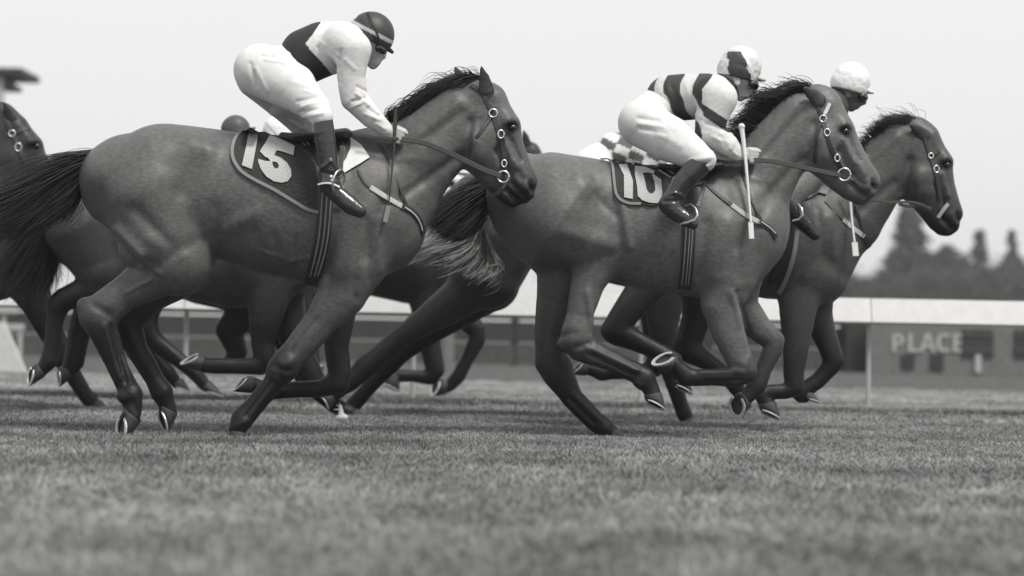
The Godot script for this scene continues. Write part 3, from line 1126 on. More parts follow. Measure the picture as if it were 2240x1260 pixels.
func jockey_15(_h: Dictionary) -> void:
	var jacket := func(p: Vector2, _k: float, _n: Vector3, v: Vector3) -> float:
		# dark hem and sash across the back and belly
		var edge := lerpf(708, 668, (p.y - 42) / 53.0) if p.y < 95 else lerpf(668, 736, (p.y - 95) / 80.0)
		if v.z < 0.25 and p.x < edge + 0.8 * sin(p.y * 0.10) and not (v.z > 0.13 and p.x > 735): return 0.035
		return 0.7
	var cap := func(p: Vector2, _k: float, _n: Vector3, v: Vector3) -> float:
		var along := (p.y - 72) * 0.89 - (p.x - 770) * 0.46     # how far below the brim line
		if absf(along + 22) < 4.0: return 0.42
		if absf(p.x - 812 - (p.y - 60) * 0.30) < 2.5 and v.z > 0: return 0.008
		return 0.04
	var r := rider({"label": "jockey in white silks with a dark sash, crouched above number 15", "pose": pose_15(), "d": 12.0, "jacket": jacket, "cap": cap, "peak_tone": 0.02, "skin": 0.45,
		"creases": [[600, 118, 650, 116, 4, 5], [572, 122, 612, 128, 3.5, -6], [580, 130, 624, 138, 3.5, 5], [548, 140, 560, 190, 5, -7], [560, 150, 585, 200, 4, 4], [660, 234, 706, 222, 4, 7], [655, 246, 705, 236, 3.5, -8], [664, 256, 706, 248, 3.5, 6], [650, 222, 690, 214, 4, -6], [668, 200, 700, 206, 4, 4], [640, 180, 690, 190, 6, 3], [690, 190, 716, 224, 3.5, -5], [640, 268, 668, 282, 4, 6], [636, 258, 660, 276, 4, -6]].map(func(q: Array) -> PackedFloat32Array: return PackedFloat32Array(q)),
		"folds": [[745, 112, 742, 180, 5, -9], [702, 92, 738, 122, 4, 5], [696, 104, 738, 148, 4, -7], [716, 104, 742, 132, 3.5, -6], [780, 205, 805, 230, 4, 7], [770, 222, 800, 214, 3.5, -7], [765, 236, 790, 226, 3.5, 5], [800, 250, 830, 262, 4, 5], [806, 238, 828, 254, 3.5, -5], [755, 130, 775, 150, 5, 4], [782, 190, 806, 202, 3.5, -5], [826, 272, 842, 282, 3.5, 5]].map(func(q: Array) -> PackedFloat32Array: return PackedFloat32Array(q)),
		"boot_folds": [[706, 366, 724, 352, 4, 5], [724, 352, 740, 372, 4, 5], [704, 378, 742, 384, 4, -6], [700, 396, 742, 398, 3, 4]].map(func(q: Array) -> PackedFloat32Array: return PackedFloat32Array(q))})
	var boot := {"chains": r.boot, "d": 12.0}
	strap("spur", r.root, M.steel, boot, [697, 404, 712, 400, 728, 402, 742, 410], 2.2, 0.004)
	strap("boot_seam", r.root, M.boot, boot, [688, 309, 708, 312, 731, 310], 1.2, 0.002)
	var dome := {"chains": r.dome, "d": 12.0}
	strap("chin_strap", r.root, M.black, dome, [806, 28, 820, 60, 832, 96], 2.0, 0.003)
	stick("whip", "dark braided whip held upright by the jockey of number 15", [866, 236, 11.83, 0.009, 864, 280, 11.82, 0.010, 862, 322, 11.80, 0.006, 856, 390, 11.77, 0.0042, 850, 450, 11.74, 0.0036], [842, 486, 11.73, 0.011, M.trim], M.leather, "whips held by the jockeys")

func digit(called: String, parent: Node3D, h: Dictionary, pts: Array, lift: float) -> void:
	var o := PackedVector2Array()
	for i in range(0, pts.size(), 2):
		o.append(Vector2(pts[i], pts[i + 1]))
	patch(called, parent, M.off_white, h, o, lift, 7.0)

func outline(pts: Array) -> PackedVector2Array:
	var o := PackedVector2Array()
	for i in range(0, pts.size(), 2):
		o.append(Vector2(pts[i], pts[i + 1]))
	return o

func tack_15(h: Dictionary) -> void:
	var where := at(620, 380, 12.0)
	var n := thing("number_cloth", "long number cloth reading 15, beneath the jockey in white silks", "number cloth", where, "number cloths")
	var edge := [548, 279, 520, 298, 510, 318, 508, 340, 514, 358, 530, 378, 556, 394, 600, 416, 646, 443, 672, 458, 697, 465]
	patch("cloth", n, M.cloth_dark, h, outline(edge + [694, 400, 690, 362, 668, 338, 646, 322, 600, 302, 567, 289]), 0.010, 10.0, 0.004)
	strap("binding", n, M.trim, h, edge, 3.6, 0.004, 0.012)
	digit("digit_one", n, h, [546, 285, 566, 289, 560, 330, 552, 373, 530, 365, 539, 325], 0.019)
	digit("digit_five", n, h, [591, 303, 620, 313, 645, 325, 642, 345, 622, 338, 605, 334, 600, 344, 615, 350, 628, 360, 637, 374, 638, 388, 630, 399, 617, 402, 600, 399, 584, 389, 572, 374, 566, 360, 565, 352, 580, 356, 596, 358, 597, 366, 602, 372, 608, 372, 611, 366, 606, 359, 592, 356, 581, 348, 569, 336], 0.019)
	# saddle with its girth
	var s := thing("saddle", "small dark racing saddle under the jockey in white, on number 15", "saddle", at(720, 300, 12.0), "racing saddles")
	flesh("seat", s, M.leather, [[[ch([622, 300, 9, 0, 650, 306, 12, 0, 700, 303, 13, 0, 760, 296, 13, 0], 12.0, 0, 0, 9.0)], 0.008, 0.008, []]])
	patch("flap", s, M.leather, h, outline([640, 312, 690, 305, 745, 300, 762, 302, 768, 312, 766, 330, 756, 350, 742, 366, 724, 372, 704, 362, 690, 345, 664, 325]), 0.020, 9.0)
	strap("flap_stitching", s, M.trim, h, [744, 316, 752, 322, 753, 334, 746, 346], 0.8, 0.002, 0.023)
	for q: Array in [[654, 311, 668, 326], [661, 308, 676, 324]]:
		strap("stripe", s, M.off_white, h, q, 1.1, 0.002, 0.022)
	strap("girth", s, M.leather, h, [716, 372, 712, 430, 708, 500, 700, 550, 690, 590, 680, 628], 17, 0.006, 0.006)
	for x in [-10, 0, 9]:
		strap("girth_stripe", s, M.trim, h, [716 + x, 415, 710 + x, 500, 702 + x, 550, 690 + x, 600], 1.6, 0.003, 0.013)
	patch("pad", s, M.white, h, outline([690, 300, 740, 294, 764, 300, 790, 320, 808, 347, 788, 360, 752, 380, 736, 378, 720, 340]), 0.012, 9.0)
	var st := at(741, 398, 11.6) - whole(s)
	var iron := part("stirrup", ring_mesh(0.052, 0.005, 1.15), M.steel, s, st)
	iron.rotation = Vector3(0.2, 1.1, 0.3)
	free_strap("stirrup_leather", s, M.leather, [748, 318, 11.66, 746, 360, 11.63, 744, 390, 11.6], 0.011, 0.004)
	# breast girth
	var b := thing("breast_girth", "breast girth crossed by the dark braided whip, on the leftmost bay", "breast girth", at(860, 440, 12.0), "breast girths")
	strap("strap", b, M.leather, h, [782, 372, 792, 392, 800, 405, 812, 412], 2.2)
	strap("webbing", b, M.off_white, h, [810, 410, 842, 430, 878, 451], 5.5)
	strap("chest_strap", b, M.leather, h, [878, 451, 900, 462, 916, 480, 924, 498, 926, 512], 7)
	strap("chest_stripe", b, M.off_white, h, [884, 454, 904, 468, 916, 486, 921, 504], 1.6, 0.003, 0.008)
	strap("neck_strap", b, M.leather, h, [832, 318, 850, 350, 866, 390, 880, 425, 890, 452], 3.0)
	bridle("dark bridle with bright round buckles on number 15", h, {"bit": [1101, 387], "bit_r": 0.028,
		"headpiece": {"p": [1030, 186, 1044, 196, 1058, 206, 1066, 226, 1077, 246], "w": 4.0},
		"cheekpiece": {"p": [1081, 254, 1088, 276, 1096, 300, 1102, 330, 1104, 356, 1102, 380], "w": 6.5},
		"throatlatch": {"p": [1074, 256, 1056, 282, 1038, 308, 1024, 332], "w": 4.0},
		"buckles": [[1079, 248, 0.020, 1.0], [1096, 294, 0.015, 1.3], [1103, 358, 0.012, 1.4]],
		"rein": [878, 305, 11.80, 920, 311, 11.82, 965, 327, 11.85, 1010, 348, 11.88, 1060, 372, 11.90, 1096, 385, 11.91], "rein_w": 0.013,
		"more_reins": [[790, 296, 11.80, 830, 302, 11.80, 872, 304, 11.80], [1064, 428, 11.95, 1080, 428, 11.92, 1096, 416, 11.9, 1108, 400, 11.9]]})
	# hair
	hair("mane", h.root, 12.0, [[866, 290, 850, 268, 848, 250, 862, 240, 872, 238], [900, 262, 884, 246, 874, 244, 866, 262, 862, 282], [935, 232, 912, 222, 896, 226, 880, 250, 870, 280], [975, 204, 955, 192, 934, 198, 908, 222, 890, 250], [1008, 188, 990, 178, 970, 182, 945, 198, 920, 222], [1034, 182, 1022, 174, 1004, 176, 985, 186, 966, 200], [1052, 184, 1046, 172, 1034, 168, 1016, 174, 1000, 180]], 900, 4, {"spread": 5.0, "z": 0.03, "wide": 0.0035, "tone": 0.008, "tone_to": 0.03})
	hair("tail", h.root, 12.0, [[222, 330, 160, 348, 90, 372, 20, 402, -60, 428], [212, 342, 146, 368, 76, 402, 0, 440, -70, 474], [202, 356, 146, 392, 92, 436, 24, 486, -50, 530], [196, 374, 160, 408, 122, 440, 64, 484, 0, 530], [192, 390, 172, 424, 152, 452, 128, 470, 108, 482]], 1500, 9, {"spread": 9.0, "z": 0.06, "wide": 0.0036, "tone": 0.010, "tone_to": 0.07})

func horse_10() -> void:
	var d := 12.54
	var legs := [
		# near hind, swinging forward
		{"p": [1230, 480, 112, 0, 1290, 520, 72, 0, 1310, 560, 50, 0, 1285, 620, 38, 0.05, 1268, 690, 29, 0.2, 1258, 735, 33, 0.5, 1272, 760, 32, 0.6, 1335, 788, 23, 0.7, 1395, 817, 23, 0.95, 1410, 828, 25, 1, 1424, 850, 19, 1, 1428, 862, 18, 1], "z0": 0.10, "z1": 0.17, "a": 0.95, "a1": 0.8,
			"hoof": [1428, 860, 1432, 884, 25, Vector3(-0.45, -0.9, 0.25), Vector3(1, -0.45, 0)]},
		# far hind, on the ground
		{"p": [1200, 490, 105, 0.1, 1235, 580, 62, 0.2, 1215, 660, 42, 0.35, 1204, 730, 35, 0.55, 1206, 790, 34, 0.7, 1220, 815, 35, 0.8, 1250, 868, 24, 1, 1300, 920, 22, 1, 1322, 936, 22, 1, 1340, 948, 17, 1], "z0": -0.10, "z1": -0.12, "a": 0.95, "a1": 0.8,
			"hoof": [1338, 944, 1350, 959, 20, Vector3(0.05, -1, 0), Vector3(1, 0, 0)]},
		# near fore, folded back with the sole up
		{"p": [1620, 500, 76, 0, 1595, 600, 62, 0, 1578, 665, 46, 0.05, 1592, 730, 34, 0.15, 1614, 785, 27, 0.4, 1626, 815, 26, 0.7, 1610, 825, 22, 0.85, 1560, 826, 18, 0.95, 1518, 826, 19, 1, 1502, 824, 21, 1, 1485, 806, 17, 1, 1474, 796, 16, 1], "z0": 0.11, "z1": 0.15, "a": 0.7, "a1": 0.85,
			"hoof": [1474, 798, 1454, 786, 28, Vector3(-0.42, 0.85, 0.40), Vector3(-1, -0.3, 0)]},
		# far fore, knee raised
		{"p": [1620, 520, 74, 0.1, 1610, 610, 56, 0.1, 1618, 670, 40, 0.2, 1660, 718, 30, 0.35, 1692, 745, 24, 0.5, 1690, 765, 22, 0.6, 1672, 805, 18, 0.7, 1656, 842, 21, 0.85, 1640, 862, 17, 0.9, 1630, 872, 16, 0.95], "z0": -0.10, "z1": -0.06, "a": 0.7, "a1": 0.85,
			"hoof": [1632, 872, 1613, 887, 26, Vector3(-0.8, -0.15, 0.75), Vector3(-0.2, -1, 0)]},
	]
	var f := {
		"trunk": [[1175, 450, 106, 0, 1210, 465, 126, 0, 1310, 478, 124, 0, 1420, 496, 136, 0, 1530, 508, 142, 0, 1600, 492, 128, 0], 0.9, 0.76],
		"rump": [[1125, 425, 62, 0, 1205, 402, 64, 0, 1300, 412, 58, 0], 1.6, 1.5],
		"withers": [[1520, 405, 38, 0, 1600, 390, 42, 0, 1650, 372, 46, 0], 0.8, 0.8],
		"breast": [[1610, 548, 80, 0, 1622, 530, 72, 0, 1630, 512, 58, 0], 0.95, 0.9],
		"neck": [[1596, 478, 118, 0, 1632, 426, 92, 0, 1691, 342, 74, 0, 1750, 266, 65, 0, 1785, 232, 47, 0], 0.62, 0.5],
		"head": [[1795, 238, 44, 0, 1808, 305, 60, 0, 1842, 342, 44, 0.05, 1884, 392, 32, 0.35], 0.70, 0.8],
		"jaw": [[1790, 335, 42, 0, 1825, 385, 27, 0.2, 1858, 418, 20, 0.4, 1878, 434, 14, 0.5], 0.72, 0.9],
		"face": [[1815, 232, 20, 0, 1842, 282, 20, 0, 1868, 338, 18, 0.05, 1902, 393, 19, 0.3], 1.5, 1.2],
		"lip": [[1898, 408, 17, 0.4, 1902, 420, 12, 0.5, 1892, 428, 10, 0.6], 1.5, 1.5],
		"brow": [[1842, 276, 15, 0, 1849, 280, 11, 0.4], 2.6, 2.45],
		"cheek": [[1797, 306, 38, 0, 1800, 330, 36, 0], 1.16, 1.16],
		"ear": [[1802, 234, 13, 0.3, 1790, 220, 17, 0.7, 1774, 204, 13, 0.9, 1757, 190, 3, 1], 0.5, 0.4],
		"ear_far": [[1770, 205, 12, 0.3, 1762, 198, 10, 0.6, 1752, 190, 6, 0.9, 1745, 184, 3, 1], 0.6, 0.5],
	}
	var strokes := [
		[1346, 440, 1358, 545, 13, -5], [1235, 508, 1340, 536, 19, 8], [1130, 535, 1235, 600, 26, -5],
		[1268, 395, 1290, 415, 22, 12], [1300, 425, 1345, 470, 10, -7], [1362, 452, 1376, 540, 10, 7],
		[1700, 420, 1620, 540, 14, -8], [1590, 490, 1560, 600, 22, 11], [1545, 490, 1528, 600, 13, -9], [1625, 500, 1620, 610, 9, -4], [1600, 640, 1640, 780, 7, 6], [1612, 640, 1648, 770, 6, -6],
		[1665, 440, 1755, 350, 12, -8], [1660, 330, 1740, 232, 12, 6], [1675, 336, 1755, 244, 10, -6],
		[1782, 270, 1770, 350, 10, -9], [1795, 300, 1800, 345, 16, 5], [1846, 306, 1868, 358, 6, 9], [1836, 330, 1864, 382, 7, -9], [1856, 300, 1880, 350, 5, -6], [1872, 350, 1892, 382, 5, 5], [1850, 300, 1840, 330, 7, -5],
		[1894, 431, 1862, 402, 4.5, -12], [1886, 404, 1862, 380, 5, -8], [1892, 412, 1870, 390, 5, 5], [1776, 212, 1762, 198, 8, -9],
		[1225, 735, 1255, 728, 9, -7], [1285, 640, 1296, 735, 6, 7], [1285, 760, 1395, 812, 5, 6], [1290, 776, 1385, 820, 4, -8], [1260, 760, 1290, 752, 6, -5], [1392, 838, 1400, 844, 7, 8], [1255, 862, 1312, 920, 5, 5], [1246, 872, 1300, 926, 4, -6], [1608, 800, 1636, 812, 6, -4], [1530, 815, 1640, 812, 5, 4], [1540, 835, 1620, 832, 4, -4],
		[1450, 640, 1420, 640, 40, 4], [1430, 560, 1445, 620, 10, -3], [1470, 560, 1482, 620, 10, -3],
	]
	var h := horse({"label": "bay horse wearing number cloth 10, full-length right of the middle", "d": d, "legs": legs, "frame": f, "extra": [[[1256, 740, 24, 0.5, 1231, 756, 13, 0.8], 0.165, 0.6], [[1212, 800, 26, 0.8, 1188, 797, 12, 0.8], -0.12, 0.6], [[1630, 806, 20, 0.6, 1638, 810, 14, 0.7], 0.148, 0.8]], "strokes": strokes, "cell": 0.011, "coat": 0.165, "dark": 0.014,
		"t": similar(Vector2(1062, 430), Vector2(180, 420), 0.93), "own_eye": Vector2(1850, 284), "own_nostril": Vector2(1911, 404), "ear_out": 1.9})
	hair("mane", h.root, d, [[1655, 335, 1632, 318, 1612, 300, 1600, 292, 1590, 290], [1672, 300, 1648, 282, 1622, 272, 1604, 272, 1586, 274], [1692, 262, 1668, 246, 1650, 236, 1630, 250, 1612, 268], [1712, 236, 1688, 222, 1664, 212, 1648, 210, 1636, 214], [1734, 214, 1716, 206, 1698, 204, 1680, 210, 1664, 222], [1760, 200, 1744, 194, 1728, 194, 1712, 200, 1700, 210], [1785, 206, 1770, 190, 1748, 186, 1732, 188, 1720, 196]], 900, 14, {"spread": 6.0, "z": 0.04, "wide": 0.0032, "tone": 0.008, "tone_to": 0.035, "short": 0.5})
	hair("tail", h.root, d, [[1078, 398, 1046, 410, 1006, 432, 966, 462, 926, 492], [1074, 408, 1040, 424, 998, 448, 964, 474, 936, 496], [1070, 420, 1040, 442, 1006, 466, 978, 490, 950, 510], [1068, 432, 1044, 456, 1018, 480, 992, 500, 962, 516], [1066, 446, 1052, 476, 1034, 498, 1012, 514, 984, 524]], 1500, 19, {"spread": 7.0, "z": 0.05, "wide": 0.0035, "tone": 0.01, "tone_to": 0.06})
	# rider
	var hoop := func(p: Vector2, _k: float, _n: Vector3, v: Vector3) -> float:
		if p.x > 1536 + maxf(0.0, 195 - p.y) * 0.8:   # sleeve and shoulder: white with one dark band
			var s := (p.x - 1536) * 0.55 - (p.y - 230) * 0.84
			if absf(s + 8) < 11.0 and p.y < 290 and v.z > -0.5: return 0.05
			if p.x > 1578 and p.y < 222 and v.z < -0.36: return 0.06
			return 0.7
		var u := p.x - 1437 + (p.y - 162) * 0.25 - maxf(0.0, p.y - 205) * 0.85
		u += 3.0 * sin(p.y * 0.11) + 2.0 * sin(p.y * 0.05 + p.x * 0.06)
		if u < 6.0: return 0.06
		return 0.045 if fposmod(u - 24.0, 64.0) < 34.0 else 0.55
	var quarter := func(p: Vector2, _k: float, _n: Vector3, v: Vector3) -> float:
		var wob := 2.2 * sin(p.y * 0.22) + 1.0 * sin(p.y * 0.6 + 1.0)
		if absf(p.x - (1622 + (p.y - 110) * 0.55)) < 2.6 and v.z > -0.5: return 0.85
		if p.x + wob > 1592 + (p.y - 120) * 0.04 and p.x + wob < 1628 + (p.y - 120) * 0.28 and p.y > 112: return 0.045
		if p.y > 160 + (p.x - 1570) * 0.25 and p.x < 1600: return 0.06
		return 0.6
	var r := rider({"label": "jockey in hooped silks and a quartered cap, crouched above number 10", "pose": pose_10(), "d": d, "jacket": hoop, "cap": quarter, "peak_tone": 0.5, "skin": 0.48, "cap_rough": 0.004, "breeches": 0.68,
		"creases": [[1395, 258, 1440, 264, 4, -6], [1398, 270, 1450, 278, 4, 6], [1400, 282, 1455, 292, 4, -5], [1510, 352, 1556, 344, 5, 6], [1515, 362, 1550, 356, 4, -6], [1440, 290, 1490, 318, 8, 4]].map(func(q: Array) -> PackedFloat32Array: return PackedFloat32Array(q)),
		"folds": [[1540, 240, 1536, 262, 6, -8], [1470, 190, 1490, 250, 6, -5], [1500, 185, 1520, 250, 6, 5], [1545, 270, 1580, 282, 5, -6], [1560, 300, 1590, 312, 5, 6], [1575, 300, 1600, 330, 5, -5], [1590, 318, 1612, 340, 4, 5], [1450, 185, 1460, 225, 6, -5]].map(func(q: Array) -> PackedFloat32Array: return PackedFloat32Array(q)),
		"boot_folds": [[1452, 430, 1476, 422, 4, 5], [1476, 422, 1500, 432, 4, 5], [1456, 440, 1490, 440, 4, -6]].map(func(q: Array) -> PackedFloat32Array: return PackedFloat32Array(q))})
	var boot := {"chains": r.boot, "d": d}
	strap("boot_seam", r.root, M.boot, boot, [1498, 376, 1516, 390, 1526, 402], 1.2, 0.002)
	stick("whip", "white whip held upright by the jockey of number 10", [1622, 277, 12.36, 0.014, 1626, 305, 12.35, 0.011, 1631, 352, 12.33, 0.009, 1636, 410, 12.30, 0.0075, 1642, 486, 12.27, 0.007], [1644, 522, 12.26, 0.013], M.white, "whips held by the jockeys")
	# tack
	var n := thing("number_cloth", "short number cloth reading 10, beneath the jockey in hooped silks", "number cloth", at(1400, 400, d), "number cloths")
	var edge := [1314, 353, 1330, 352, 1338, 362, 1340, 380, 1344, 410, 1349, 430, 1362, 442, 1380, 447, 1402, 447]
	patch("cloth", n, M.cloth_dark, h, outline(edge + [1420, 452, 1440, 450, 1446, 420, 1450, 385, 1436, 372, 1400, 362, 1370, 354, 1345, 348]), 0.010, 9.0, 0.004)
	strap("binding", n, M.trim, h, edge, 3.0, 0.004, 0.012)
	digit("digit_one", n, h, [1352, 366, 1371, 366, 1378, 384, 1384, 400, 1384, 438, 1365, 434, 1364, 388, 1357, 376], 0.019)
	digit("digit_zero", n, h, [1388, 370, 1410, 371, 1432, 380, 1428, 386, 1418, 383, 1406, 384, 1410, 398, 1414, 418, 1420, 426, 1427, 427, 1433, 420, 1431, 402, 1426, 388, 1436, 392, 1446, 398, 1448, 424, 1445, 440, 1437, 447, 1422, 446, 1405, 441, 1395, 432, 1393, 410, 1388, 385], 0.019)
	for q: Array in [[1343, 355, 1352, 354, 1358, 360, 1350, 362], [1366, 358, 1374, 357, 1376, 362, 1370, 364], [1381, 361, 1387, 362, 1387, 366, 1382, 366]]:
		digit("mark", n, h, q, 0.017)
	var s := thing("saddle", "small dark racing saddle under the jockey in hoops, on number 10", "saddle", at(1480, 380, d), "racing saddles")
	flesh("seat", s, M.leather, [[[ch([1440, 368, 9, 0, 1470, 372, 11, 0, 1520, 372, 12, 0, 1570, 366, 11, 0], d, 0, 0, 9.0)], 0.008, 0.008, []]])
	patch("flap", s, M.leather, h, outline([1452, 372, 1490, 366, 1530, 372, 1565, 372, 1566, 384, 1552, 398, 1532, 408, 1512, 412, 1490, 404, 1470, 396]), 0.020, 9.0)
	for q: Array in [[1444, 372, 1474, 388], [1440, 380, 1468, 396]]:
		strap("stripe", s, M.off_white, h, q, 1.0, 0.002, 0.024)
	strap("girth", s, M.leather, h, [1517, 410, 1512, 450, 1508, 510, 1504, 570, 1498, 630], 14, 0.006, 0.006)
	for x in [-8, 0, 6]:
		strap("girth_stripe", s, M.trim, h, [1509 + x, 470, 1508 + x, 515, 1504 + x, 575, 1500 + x, 620], 1.3, 0.003, 0.013)
	free_strap("stirrup_leather", s, M.leather, [1540, 400, d - 0.3, 1534, 430, d - 0.37, 1526, 452, d - 0.41], 0.011, 0.004)
	var P := []
	var R := []
	for q: Array in [[1500, 450, 0.36], [1512, 447, 0.40], [1522, 456, 0.45], [1526, 470, 0.47], [1520, 481, 0.47], [1503, 487, 0.45], [1490, 490, 0.42], [1484, 488, 0.37]]:
		P.append(at(q[0], q[1], d - q[2]) - whole(s))
		R.append(0.0055)
	part("stirrup", tube_mesh(P, R, 8), M.steel, s)
	var b := thing("breast_girth", "breast girth crossed by the full white whip, in front of the hooped jockey's boot", "breast girth", at(1640, 470, d), "breast girths")
	strap("strap", b, M.leather, h, [1548, 404, 1560, 418, 1580, 434, 1602, 450], 4.0)
	strap("webbing", b, M.off_white, h, [1600, 448, 1630, 470, 1660, 486], 5.0)
	strap("chest_strap", b, M.leather, h, [1658, 484, 1676, 494, 1690, 506, 1697, 520], 6)
	strap("chest_stripe", b, M.off_white, h, [1664, 486, 1680, 496, 1694, 510], 1.4, 0.003, 0.008)
	strap("neck_strap", b, M.leather, h, [1622, 372, 1634, 410, 1648, 448, 1666, 482], 2.8)
	bridle("dark bridle with a white browband on number 10", h, {"bit": [1846, 382], "bit_r": 0.032,
		"headpiece": {"p": [1786, 222, 1792, 240, 1798, 256], "w": 3.5},
		"browband": {"p": [1815, 226, 1810, 238, 1804, 250], "w": 4.0, "m": M.white},
		"cheekpiece": {"p": [1800, 264, 1806, 285, 1814, 315, 1824, 338, 1834, 356, 1840, 370], "w": 5.0},
		"throatlatch": {"p": [1797, 264, 1788, 295, 1784, 325, 1782, 355], "w": 3.5},
		"buckles": [[1800, 260, 0.017, 1.0], [1809, 290, 0.014, 1.3], [1831, 346, 0.013, 1.4]],
		"rein": [1650, 350, 12.34, 1690, 353, 12.36, 1740, 363, 12.38, 1790, 374, 12.41, 1838, 384, 12.44], "rein_w": 0.012,
		"more_reins": [[1568, 352, 12.4, 1600, 356, 12.36, 1640, 352, 12.34]]})

func horse_right() -> void:
	var d := 13.7
	var legs := [
		{"p": [1400, 500, 92, 0, 1430, 560, 66, 0, 1435, 600, 48, 0.2, 1395, 650, 36, 0.5, 1358, 700, 30, 0.8, 1348, 724, 30, 0.9, 1375, 738, 25, 1, 1425, 762, 20, 1, 1470, 788, 22, 1, 1482, 812, 17, 1, 1488, 828, 16, 1], "z0": 0.10, "z1": 0.13, "a": 0.95, "a1": 0.8,
			"hoof": [1488, 828, 1494, 850, 22, Vector3(-0.45, -0.9, 0.2), Vector3(1, -0.4, 0)]},
		{"p": [1420, 500, 88, 0, 1500, 580, 64, 0.1, 1535, 630, 46, 0.3, 1525, 690, 33, 0.7, 1508, 745, 28, 0.9, 1512, 768, 28, 1, 1550, 792, 20, 1, 1600, 832, 20, 1, 1614, 852, 17, 1, 1620, 862, 16, 1], "z0": -0.10, "z1": -0.10, "a": 0.95, "a1": 0.8,
			"hoof": [1620, 862, 1627, 880, 20, Vector3(-0.45, -0.9, 0.2), Vector3(1, -0.4, 0)]},
		{"p": [1770, 520, 68, 0, 1750, 610, 52, 0.1, 1745, 680, 41, 0.3, 1742, 750, 30, 0.5, 1736, 815, 23, 0.8, 1738, 848, 21, 0.9, 1720, 856, 17, 1, 1680, 858, 17, 1, 1666, 862, 18, 1, 1672, 876, 16, 1, 1678, 882, 16, 1], "z0": 0.10, "z1": 0.13, "a": 0.7, "a1": 0.85,
			"hoof": [1678, 880, 1683, 905, 25, Vector3(-0.4, -0.9, 0.2), Vector3(1, -0.42, 0)]},
		{"p": [1780, 530, 64, 0.1, 1775, 620, 48, 0.1, 1788, 690, 34, 0.4, 1806, 740, 26, 0.7, 1822, 782, 21, 0.9, 1820, 800, 19, 1, 1790, 832, 18, 1, 1750, 860, 19, 1, 1752, 866, 16, 1, 1760, 868, 14, 1], "z0": -0.10, "z1": -0.10, "a": 0.7, "a1": 0.85,
			"hoof": [1762, 862, 1776, 874, 20, Vector3(-0.3, -0.95, 0.1), Vector3(1, -0.25, 0)]},
	]
	var f := {
		"trunk": [[1375, 480, 98, 0, 1410, 485, 110, 0, 1490, 494, 110, 0, 1590, 505, 120, 0, 1690, 522, 132, 0, 1770, 512, 116, 0], 0.9, 0.76],
		"rump": [[1335, 455, 56, 0, 1400, 440, 58, 0, 1480, 440, 52, 0], 1.6, 1.5],
		"withers": [[1690, 425, 38, 0, 1770, 415, 40, 0, 1810, 420, 44, 0], 0.8, 0.8],
		"breast": [[1780, 590, 82, 0, 1792, 570, 76, 0, 1806, 540, 64, 0], 0.95, 0.9],
		"neck": [[1775, 510, 112, 0, 1840, 470, 94, 0, 1905, 395, 76, 0, 1968, 325, 60, 0, 1998, 296, 42, 0], 0.62, 0.5],
		"head": [[2008, 308, 40, 0, 2020, 385, 50, 0, 2046, 428, 37, 0.1, 2070, 470, 28, 0.5], 0.72, 0.8],
		"jaw": [[2008, 405, 40, 0.1, 2030, 452, 26, 0.4, 2048, 485, 20, 0.8, 2058, 498, 16, 1], 0.72, 0.9],
		"face": [[2034, 298, 18, 0, 2062, 355, 18, 0, 2072, 410, 16, 0.1, 2087, 464, 16, 0.6], 1.5, 1.2],
		"lip": [[2084, 486, 14, 0.8, 2086, 497, 10, 1, 2076, 505, 9, 1], 1.5, 1.5],
		"brow": [[2062, 350, 14, 0, 2070, 354, 10, 0.4], 2.6, 2.4],
		"cheek": [[2010, 392, 36, 0, 2014, 412, 33, 0], 1.16, 1.16],
		"ear": [[2036, 312, 12, 0.4, 2022, 297, 15, 0.7, 2004, 282, 11, 0.9, 1989, 272, 3, 1], 0.5, 0.4],
		"ear_far": [[1992, 282, 10, 0, 1980, 276, 9, 0, 1962, 268, 6, 0, 1950, 263, 3, 0], 0.6, 0.5],
	}
	var strokes := [
		[1990, 350, 1976, 420, 9, -9], [2010, 380, 2014, 420, 14, 5], [2060, 380, 2074, 430, 5, 9], [2050, 405, 2066, 452, 6, -9], [2082, 500, 2056, 470, 4.5, -11], [2066, 485, 2056, 462, 4, -5],
		[1860, 480, 1955, 400, 11, -7], [1880, 370, 1960, 300, 10, 5], [1800, 480, 1760, 600, 20, 9], [1730, 520, 1715, 600, 12, -8], [1790, 460, 1800, 560, 9, -4], [1820, 470, 1826, 560, 9, 5],
	]
	var h := horse({"label": "brown horse leading at the right edge of the group, under the white-capped jockey", "d": d, "legs": legs, "frame": f, "extra": [[[1348, 724, 22, 1, 1330, 722, 12, 1], 0.12, 0.6], [[1508, 748, 22, 1, 1484, 760, 11, 1], -0.1, 0.6], [[1822, 786, 16, 1, 1832, 790, 9, 1], -0.1, 0.8]], "strokes": strokes, "cell": 0.012, "coat": 0.098, "dark": 0.012,
		"t": similar(Vector2(1272, 470), Vector2(180, 420), 0.85), "own_eye": Vector2(2072, 358), "own_nostril": Vector2(2097, 476), "ear_out": 1.9})
	hair("mane", h.root, d, [[1905, 372, 1888, 358, 1880, 340, 1876, 328, 1872, 322], [1930, 345, 1908, 328, 1894, 312, 1886, 310, 1878, 314], [1955, 318, 1932, 300, 1918, 284, 1908, 280, 1900, 284], [1975, 296, 1958, 282, 1942, 270, 1930, 264, 1918, 266], [1996, 284, 1984, 270, 1968, 262, 1950, 260, 1936, 264], [2014, 284, 2006, 268, 1992, 262, 1976, 260, 1960, 262]], 700, 24, {"spread": 5.0, "z": 0.04, "wide": 0.0032, "tone": 0.008, "tone_to": 0.03, "short": 0.5})
	hair("tail", h.root, d, [[1285, 440, 1250, 470, 1220, 520, 1200, 570, 1180, 600], [1282, 455, 1260, 495, 1240, 545, 1225, 590, 1215, 620]], 500, 29, {"spread": 8.0, "z": 0.05, "wide": 0.004, "tone": 0.01, "tone_to": 0.03})
